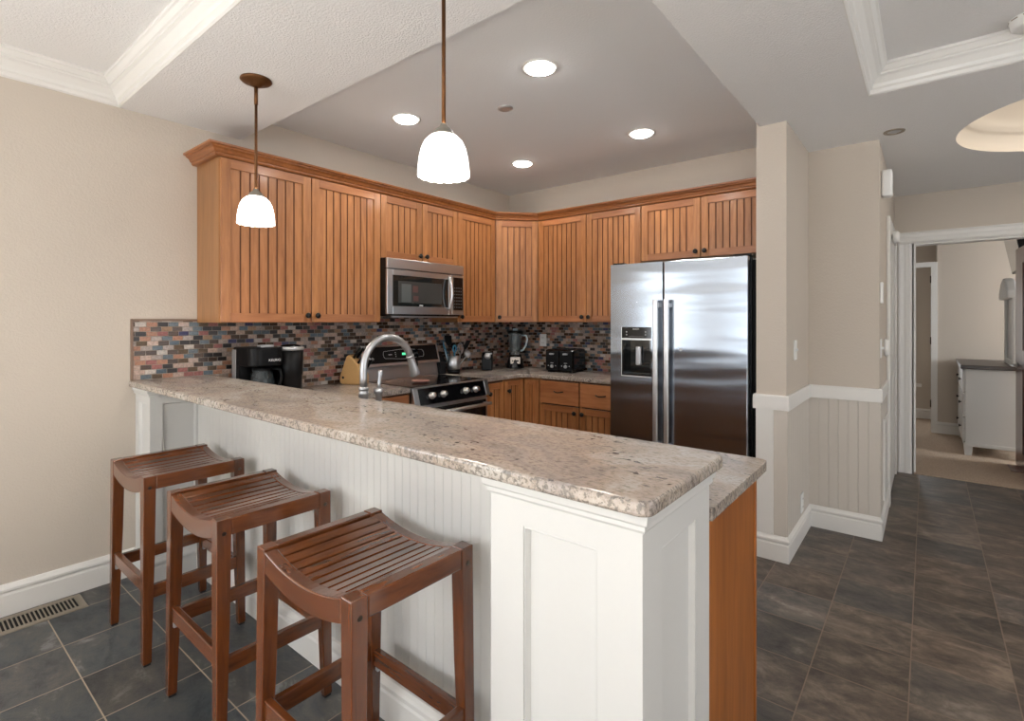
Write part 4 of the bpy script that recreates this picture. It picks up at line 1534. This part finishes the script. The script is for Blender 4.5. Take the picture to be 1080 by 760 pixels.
# toaster
f = thing('toaster', 'black glossy four-slice toaster on the back counter left of the refrigerator', 'toaster', (-2.56, 3.95, ZC), R(8))
MB().box(-.14, .14, -.14, .14, .012, .205).build('body', 'black_gloss', f, bevel=.022, seg=4)
for sx in (-1, 1):
    m = MB().box(sx * .066 - .058, sx * .066 + .058, -.145, -.136, .02, .19)
    q = m.build('control_panel', 'black_plastic', f, bevel=.004)
    MB().lathe([(.016, -.144), (.016, -.148), (.013, -.16), (.002, -.161)], (sx * .066, 0, .055), 16, axis='y', close=True).build('dial', 'silver_plastic', q)
    m = MB()
    for dx in (-.036, .036):
        m.lathe([(.0045, -.144), (.004, -.149)], (sx * .066 + dx, 0, .06), 8, axis='y', close=True)
    m.box(sx * .066 - .015, sx * .066 + .015, -.1465, -.145, .083, .087)
    m.build('button', 'light_marking', q)
    MB().box(sx * .066 - .02, sx * .066 + .02, -.168, -.143, .158, .172).build('lever', 'silver_plastic', q, bevel=.004)
    for sy in (-.0,):
        MB().box(sx * .066 - .045, sx * .066 - .015, -.11, .11, .204, .2065).box(sx * .066 + .015, sx * .066 + .045, -.11, .11, .204, .2065).build('bread_slot', 'dark_gap', f)
MB().box(-.12, -.09, -.12, .12, 0, .013).box(.09, .12, -.12, .12, 0, .013).build('foot', 'rubber', f)


def plate_outlet(name, label, M, kind):
    m = MB()
    m.M = M
    m.box(-.038, .038, -.006, 0, -.060, .060)
    if kind == 'outlet':
        m.box(-.017, .017, -.009, -.005, .008, .042).box(-.017, .017, -.009, -.005, -.042, -.008)
        o = m.build(name, 'white_plastic', bevel=.002)
        h = MB()
        h.M = M
        for z in (.025, -.025):
            h.box(-.009, -.006, -.0095, -.0085, z - .005, z + .006).box(.006, .009, -.0095, -.0085, z - .005, z + .006)
        h.build('socket_slot', 'dark_gap', o)
    else:
        m.box(-.005, .005, -.018, -.005, -.006, .010)
        o = m.build(name, 'white_plastic', bevel=.002)
    tag(o, label, 'outlet' if kind == 'outlet' else 'switch')
    return o
plate_outlet('power_outlet', 'pale power outlet on the mosaic tiles above the toaster', XF(-2.945, YF - .0095, 1.20), 'outlet')
plate_outlet('light_switch', 'white toggle switch on the shaded side of the kitchen pillar', XF(-.627, 3.52, 1.21, 90), 'switch')
plate_outlet('power_outlet', 'white power outlet low on the wainscot, near the inside corner', XF(-.621, 3.70, .235, 90), 'outlet')
plate_outlet('light_switch', 'white toggle switch on the hall wall above the chair rail', XF(-.234, 4.08, 1.21, 90), 'switch')
tag(MB().box(-.234, -.218, 4.03, 4.09, 1.50, 1.635).build('wall_control', 'white_plastic', bevel=.004), 'slim white control plate on the hall wall above the toggle switch', 'wall plate')
tag(MB().lathe([(.062, 0), (.062, .016), (.05, .026), (.003, .028)], (-.234, 4.50, 1.20), 24, axis='x', close=True).build('wall_thermostat', 'white_plastic'),
    'round white dial on the hall wall beside the door casing', 'thermostat')
m = MB().box(-.234, -.175, 4.13, 4.23, 2.20, 2.375)
o = tag(m.build('door_chime', 'white_plastic', bevel=.015, seg=3), 'white rounded plastic chime box high on the hall wall', 'chime')
tag(MB().lathe([(.05, 0), (.05, .03), (.035, .045), (.003, .048)], (-.213, 5.15, 2.06), 20, axis='x', close=True).build('door_bumper', 'trim_white'),
    'small round white fitting high on the hall side door casing', 'door fitting')
# return air grille
g_ = thing('return_air_grille', 'white slatted return air grille low on the hall wall', 'vent', (-.229, 4.42, .46), R(90))
m = MB().box(-.20, .20, -.012, 0, -.27, -.24).box(-.20, .20, -.012, 0, .24, .27).box(-.20, -.17, -.012, 0, -.24, .24).box(.17, .20, -.012, 0, -.24, .24)
m.build('frame', 'trim_white', g_, bevel=.002)
m = MB()
for i in range(16):
    z = -.23 + i * .03
    m.box(-.17, .17, -.008, -.002, z, z + .018)
m.build('slats', 'trim_white', g_)
# floor register
g_ = thing('floor_register', 'beige metal floor register with black slots beside the left baseboard', 'floor vent', (-3.26, .46, 0))
m = MB()
x0, x1, y0, y1 = -.087, .088, -.195, .195
m.frus((x0, x1, y0, y0 + .028), 0, (x0 + .004, x1 - .004, y0 + .004, y0 + .028), .006).frus((x0, x1, y1 - .028, y1), 0, (x0 + .004, x1 - .004, y1 - .028, y1 - .004), .006)
m.box(x0, x0 + .028, y0 + .028, y1 - .028, 0, .006).box(x1 - .028, x1, y0 + .028, y1 - .028, 0, .006)
n = 22
for i in range(n + 1):
    y = y0 + .028 + (y1 - y0 - .056) * i / n
    m.box(x0 + .028, x1 - .028, y - .0025, y + .0025, .001, .006)
m.build('louvre_plate', 'grey_metal_vent', g_)
MB().box(x0 + .02, x1 - .02, y0 + .02, y1 - .02, .0005, .002).build('duct_opening', 'vent_hole', g_)

# ================================================================ LIGHTS
def downlight(x, y, label, dim=1.0):
    d = thing('recessed_light', label, 'ceiling light', (x, y, ZK), 0, 'recessed lights in the kitchen ceiling')
    MB().lathe([(.095, 0), (.092, -.006), (.074, -.005), (.070, .0)], (0, 0, 0), 40).build('trim_ring', 'white_plastic', d)
    MB().lathe([(.0725, -.003), (.070, -.012), (.058, -.018), (.001, -.021)], (0, 0, 0), 40).build('lamp_disc', 'lamp_disc', d)
    l = bpy.data.lights.new('downlight_lamp', 'AREA')
    l.shape = 'DISK'
    l.size = .13
    l.energy = 4.2
    l.color = (1.0, .97, .93)
    lo = bpy.data.objects.new('downlight_lamp', l)
    COL.objects.link(lo)
    lo.parent = d
    lo.location = (0, 0, -.024)
for x, y, lb in ((-1.55, 2.15, 'glowing round recessed light nearest the camera in the kitchen ceiling'),
                 (-2.61, 2.15, 'glowing round recessed light nearest the left wall, above the microwave side'),
                 (-2.60, 3.36, 'glowing round recessed light in the far corner of the kitchen ceiling'),
                 (-1.54, 3.34, 'glowing round recessed light in front of the refrigerator cabinet')):
    downlight(x, y, lb)
tag(MB().lathe([(.048, 0), (.046, -.006), (.03, -.009), (.001, -.009)], (-2.01, 2.426, ZK), 28).build('ceiling_sprinkler_cover', 'silver_plastic'),
    'small flat grey disc in the middle of the kitchen ceiling', 'sprinkler cover')
s_ = thing('ceiling_speaker', 'small recessed grey eyeball fitting in the hall ceiling beside the wall corner', 'ceiling fitting', (-.155, 3.88, ZS))
MB().lathe([(.055, 0), (.053, -.006), (.038, -.006), (.034, .0)], (0, 0, 0), 28).build('ring', 'grey_metal_vent', s_)
MB().lathe([(.036, -.002), (.02, -.008), (.001, -.009)], (0, 0, 0), 28).build('eyeball', 'silver_plastic', s_)
s_ = thing('smoke_detector', 'white round smoke detector on the tray ceiling at the upper right', 'smoke detector', (.345, 3.045, ZT))
MB().lathe([(.075, 0), (.075, -.012), (.072, -.014), (.068, -.035), (.055, -.045), (.001, -.046)], (0, 0, 0), 36).build('housing', 'white_plastic', s_)
m = MB()
for i in range(10):
    a = 2 * PI * i / 10
    m.M = Matrix.Rotation(a, 4, 'Z')
    m.box(.0735, .0755, -.014, .014, -.010, -.006)
m.build('sensor_slots', 'grey_metal_vent', s_)


def pendant(loc, label):
    p = thing('pendant_light', label, 'pendant light', loc, 0, 'pendant lights over the bar')
    MB().lathe([(.001, -.0), (.068, -.0), (.070, -.006), (.064, -.012), (.045, -.018), (.030, -.022), (.024, -.030), (.012, -.036), (.001, -.036)], (0, 0, 0), 36).build('canopy', 'aged_bronze', p)
    dz = loc[2] - 2.0
    MB().tube([(0, 0, -.03), (0, 0, -.12)], .0085, 12).tube([(0, 0, -.12), (0, 0, -dz - .005)], .0065, 12).build('rod', 'aged_bronze', p)
    MB().lathe([(.010, -dz + .015), (.014, -dz + .005), (.026, -dz - .004), (.036, -dz - .018), (.040, -dz - .026), (.034, -dz - .026)], (0, 0, 0), 28).build('shade_cap', 'shade_cap', p)
    prof = [(.030, -.020), (.045, -.027), (.060, -.042), (.071, -.065), (.078, -.095), (.082, -.130), (.083, -.150), (.080, -.150), (.074, -.095), (.055, -.045), (.030, -.024)]
    m = MB().lathe([(r, z - dz) for r, z in prof], (0, 0, 0), 48, scallop={6: -.004, 7: -.004})
    m.build('glass_shade', 'shade_glass', p)
    l = bpy.data.lights.new('pendant_bulb', 'POINT')
    l.energy = 7
    l.shadow_soft_size = .03
    l.color = (1.0, .92, .82)
    lo = bpy.data.objects.new('pendant_bulb', l)
    COL.objects.link(lo)
    lo.parent = p
    lo.location = (0, 0, -dz - .11)
    return p
pendant((-2.487, 1.141, ZS), 'white glass pendant light over the bar, beside the upper cabinets')
pendant((-1.201, 1.141, ZS), 'white glass pendant light over the middle of the bar, away from the cabinets')

# ================================================================ STOOLS
def stool():
    t = thing('bar_stool', '', 'bar stool', (0, 0, 0), 0, 'slatted saddle-seat bar stools')
    W, D, H = .462, .392, .757
    def rects(sx, sy):
        a = .044
        tx, ty = sx * (W / 2 - a / 2), sy * (D / 2 - a / 2)
        bx, by = sx * (W / 2 - .010), sy * (D / 2 - .012)
        return tx, ty, bx, by, a
    for sx in (-1, 1):
        for sy in (-1, 1):
            tx, ty, bx, by, a = rects(sx, sy)
            h = a / 2
            m = MB()
            mx_, my_ = tx + (bx - tx) * .30, ty + (by - ty) * .30
            rings = [(bx, by, .015, .008), (mx_, my_, .0205, .44), (tx, ty, h, .70), (tx, ty, h, H)]
            vs = [(x_ + q * a_, y_ + q * b_, z_) for x_, y_, q, z_ in rings for a_, b_ in ((-1, -1), (1, -1), (1, 1), (-1, 1))]
            fs = [(3, 2, 1, 0), (12, 13, 14, 15)] + [(4 * r + k, 4 * r + (k + 1) % 4, 4 * r + 4 + (k + 1) % 4, 4 * r + 4 + k) for r in range(3) for k in range(4)]
            m.add(vs, fs)
            lg = m.build('leg', 'stool_wood', t, bevel=.003)
            MB().box(bx - .012, bx + .012, by - .012, by + .012, 0, .009).build('foot_pad', 'rubber', lg)
            # round plugs
            m = MB()
            m.lathe([(.007, tx + sx * h), (.006, tx + sx * (h + .0012))], (0, ty, H - .045), 10, axis='x', close=True)
            m.build('plug', 'dark_bronze', lg)

    def dip(x):
        u = x / (W / 2 - .03)
        return -.034 * max(0.0, 1 - u * u) ** 1.0
    # curved rails along x, front and back
    n = 16
    for sy in (-1, 1):
        xs = [-(W / 2 - .044) + (W - .088) * i / n for i in range(n + 1)]
        y0, y1 = (sy * D / 2 - .001 * sy, sy * (D / 2 - .036))
        ya, yb = min(y0, y1), max(y0, y1)
        top = [(x, H + dip(x) * 1.0 - .001) for x in xs]
        bot = [(x, H + dip(x) * 1.0 - .060) for x in reversed(xs)]
        MB().prism(top + bot, ya, yb, 'y').build('curved_rail', 'stool_rail_wood', t, bevel=.003)
    # straight side rails along y
    for sx in (-1, 1):
        x0, x1 = sorted((sx * (W / 2 - .001), sx * (W / 2 - .038)))
        MB().box(x0, x1, -(D / 2 - .044), D / 2 - .044, H - .055, H - .001).build('side_rail', 'stool_slat_wood', t, bevel=.004)
    # slats
    ns = 10
    for i in range(ns):
        xa = -(W / 2 - .044) + (W - .088) * (i + .08) / ns
        xb = -(W / 2 - .044) + (W - .088) * (i + .90) / ns
        za, zb_ = H + dip(xa), H + dip(xb)
        m = MB().prism([(xa, za - .016), (xb, zb_ - .016), (xb, zb_ - .003), (xa, za - .003)], -(D / 2 - .034), D / 2 - .034, 'y')
        m.build('slat', 'stool_slat_wood', t, bevel=.002, seg=1)
    # stretchers
    def lx(z):   # leg centre offset at height z
        f_ = max(0, min(1, z / H))
        return (W / 2 - .010) * (1 - f_) + (W / 2 - .022) * f_
    def ly(z):
        f_ = z / H
        return (D / 2 - .012) * (1 - f_) + (D / 2 - .022) * f_
    for sy, zz in ((-1, .285), (1, .245)):
        yy = sy * ly(zz + .027)
        MB().box(-lx(zz) + .016, lx(zz) - .016, yy - .011, yy + .011, zz, zz + .052).build('stretcher', 'stool_rail_wood', t, bevel=.003)
    for sx in (-1, 1):
        zz = .262
        xx = sx * lx(zz)
        MB().box(xx - .011, xx + .011, -ly(zz) + .016, ly(zz) - .016, zz, zz + .052).build('stretcher', 'stool_slat_wood', t, bevel=.003)
    # steel corner brackets
    for sy in (-1, 1):
        for sx in (-1, 1):
            MB().box(sx * (W / 2 - .056) - .010, sx * (W / 2 - .056) + .010, sy * (D / 2 - .03) - .007, sy * (D / 2 - .03) + .007, H - .084, H - .058).build('bracket', 'silver_plastic', t)
            z_ = .225
            MB().box(sx * (lx(z_) - .024) - .008, sx * (lx(z_) - .024) + .008, sy * ly(z_) - .005, sy * ly(z_) + .005, (.262 if sy < 0 else .228), (.284 if sy < 0 else .246)).build('bracket', 'silver_plastic', t)
    return t
s0 = stool()
s0.location = (-2.672, .872, 0)
s0['label'] = 'slatted dark wood bar stool nearest the left wall'
s1 = copy_tree(s0, (-1.958, .872, 0), R(-.8), 'middle of the three slatted dark wood bar stools')
s2 = copy_tree(s0, (-1.228, .866, 0), R(-.5), 'slatted dark wood bar stool nearest the camera, beside the white end post')

# ================================================================ BEDROOM
d = thing('dresser', 'white dresser with dark top and black knobs beyond the doorway', 'dresser', (.295, 7.07, 0), 0)
W, D = .50, 1.12
MB().box(.012, W, .006, D, .12, .895).build('body', 'post_white', d, bevel=.003)
MB().box(.0, W, -.004, D + .004, .10, .135).build('plinth_rail', 'post_white', d, bevel=.003)
for x0, x1, y0, y1 in ((.0, .07, 0, .06), (W - .07, W, 0, .06), (0, .07, D - .06, D), (W - .07, W, D - .06, D)):
    MB().frus((x0 + .008, x1 - .008, y0 + .004, y1 - .004), 0.006, (x0, x1, y0, y1), .10).build('foot', 'post_white', d)
MB().box(-.025, W + .01, -.02, D + .02, .895, .935).build('top', 'dresser_top', d, bevel=.006)
for i, (z0, z1) in enumerate(((.145, .385), (.40, .64), (.655, .88))):
    for j in range(2):
        y0, y1 = .02 + j * .545, .02 + j * .545 + .53
        q = MB().box(-.008, .014, y0, y1, z0, z1).build('drawer', 'post_white', d, bevel=.003)
        zc = (z0 + z1) / 2
        m = MB()
        for yy in ((y0 + y1) / 2,):
            m.lathe([(.006, 0), (.006, -.010), (.016, -.015), (.014, -.021), (.002, -.023)], (-.008, yy, zc), 14, axis='x', close=True)
        m.build('knob', 'knob_black', q)
mi_ = thing('dresser_mirror', 'white framed mirror with a curved crest standing on the dresser, seen edge on', 'mirror', (.69, 7.44, .935))
MB().box(-.03, .012, -.35, -.27, 0, .72).box(-.03, .012, .27, .35, 0, .72).box(-.03, .012, -.27, .27, 0, .06).build('frame', 'post_white', mi_, bevel=.006)
MB().prism([(-.36, .68), (.36, .68), (.34, .76), (.18, .86), (0, .90), (-.18, .86), (-.34, .76)], -.075, .014, 'x').build('crest', 'post_white', mi_, bevel=.02, seg=3)
MB().box(-.01, 0, -.27, .27, .06, .68).build('mirror_glass', 'nickel', mi_)
tv = thing('wall_television', 'dark flat television mounted high on the bedroom wall, tilted down', 'television', (.745, 7.35, 1.95), R(0))
m = MB()
m.M = Matrix.Rotation(R(-10), 4, 'Y')
m.box(-.03, .02, -.45, .45, -.05, .55)
m.build('casing', 'black_plastic', tv, bevel=.006)
m = MB()
m.M = Matrix.Rotation(R(-10), 4, 'Y')
m.box(-.033, -.029, -.43, .43, -.03, .53)
m.build('screen', 'tv_screen', tv)
MB().box(.02, .2, -.05, .05, .18, .26).build('wall_bracket', 'black_plastic', tv)

# open cherry door swung into the bedroom
dd = thing('bedroom_door', 'dark cherry panelled door standing open into the bedroom', 'door', (.732, 6.075, 0), R(92.5))
m = MB().box(0, .80, -.002, .035, .012, 2.07)
lf = m.build('leaf', 'door_wood', dd, bevel=.002)
m = MB()
for z0, z1 in ((.18, .95), (1.12, 1.92)):
    for sy in (-.008, .035):
        for x0, x1 in ((.12, .37), (.44, .69)):
            m.box(x0, x1, sy, sy + .006, z0, z1)
m.build('raised_panel', 'door_wood', lf, bevel=.003)
for sy, s in ((-.002, -1), (.035, 1)):
    MB().lathe([(.028, 0), (.028, s * .008), (.012, s * .012), (.010, s * .045)], (.735, sy, .97), 16, axis='y', close=True).tube([(.735, sy + s * .045, .97), (.62, sy + s * .048, .97)], .009, 10).build('lever_handle', 'nickel', lf)
for z in (.25, 1.05, 1.85):
    MB().tube([(0, -.004, z), (0, -.004, z + .09)], .007, 8).build('hinge', 'dark_bronze', dd)
tag(MB().box(.60, .78, 6.55, 6.85, .006, .012).build('floor_register', 'door_wood', bevel=.002), 'dark wood floor register in the bedroom carpet beside the open door', 'floor vent')
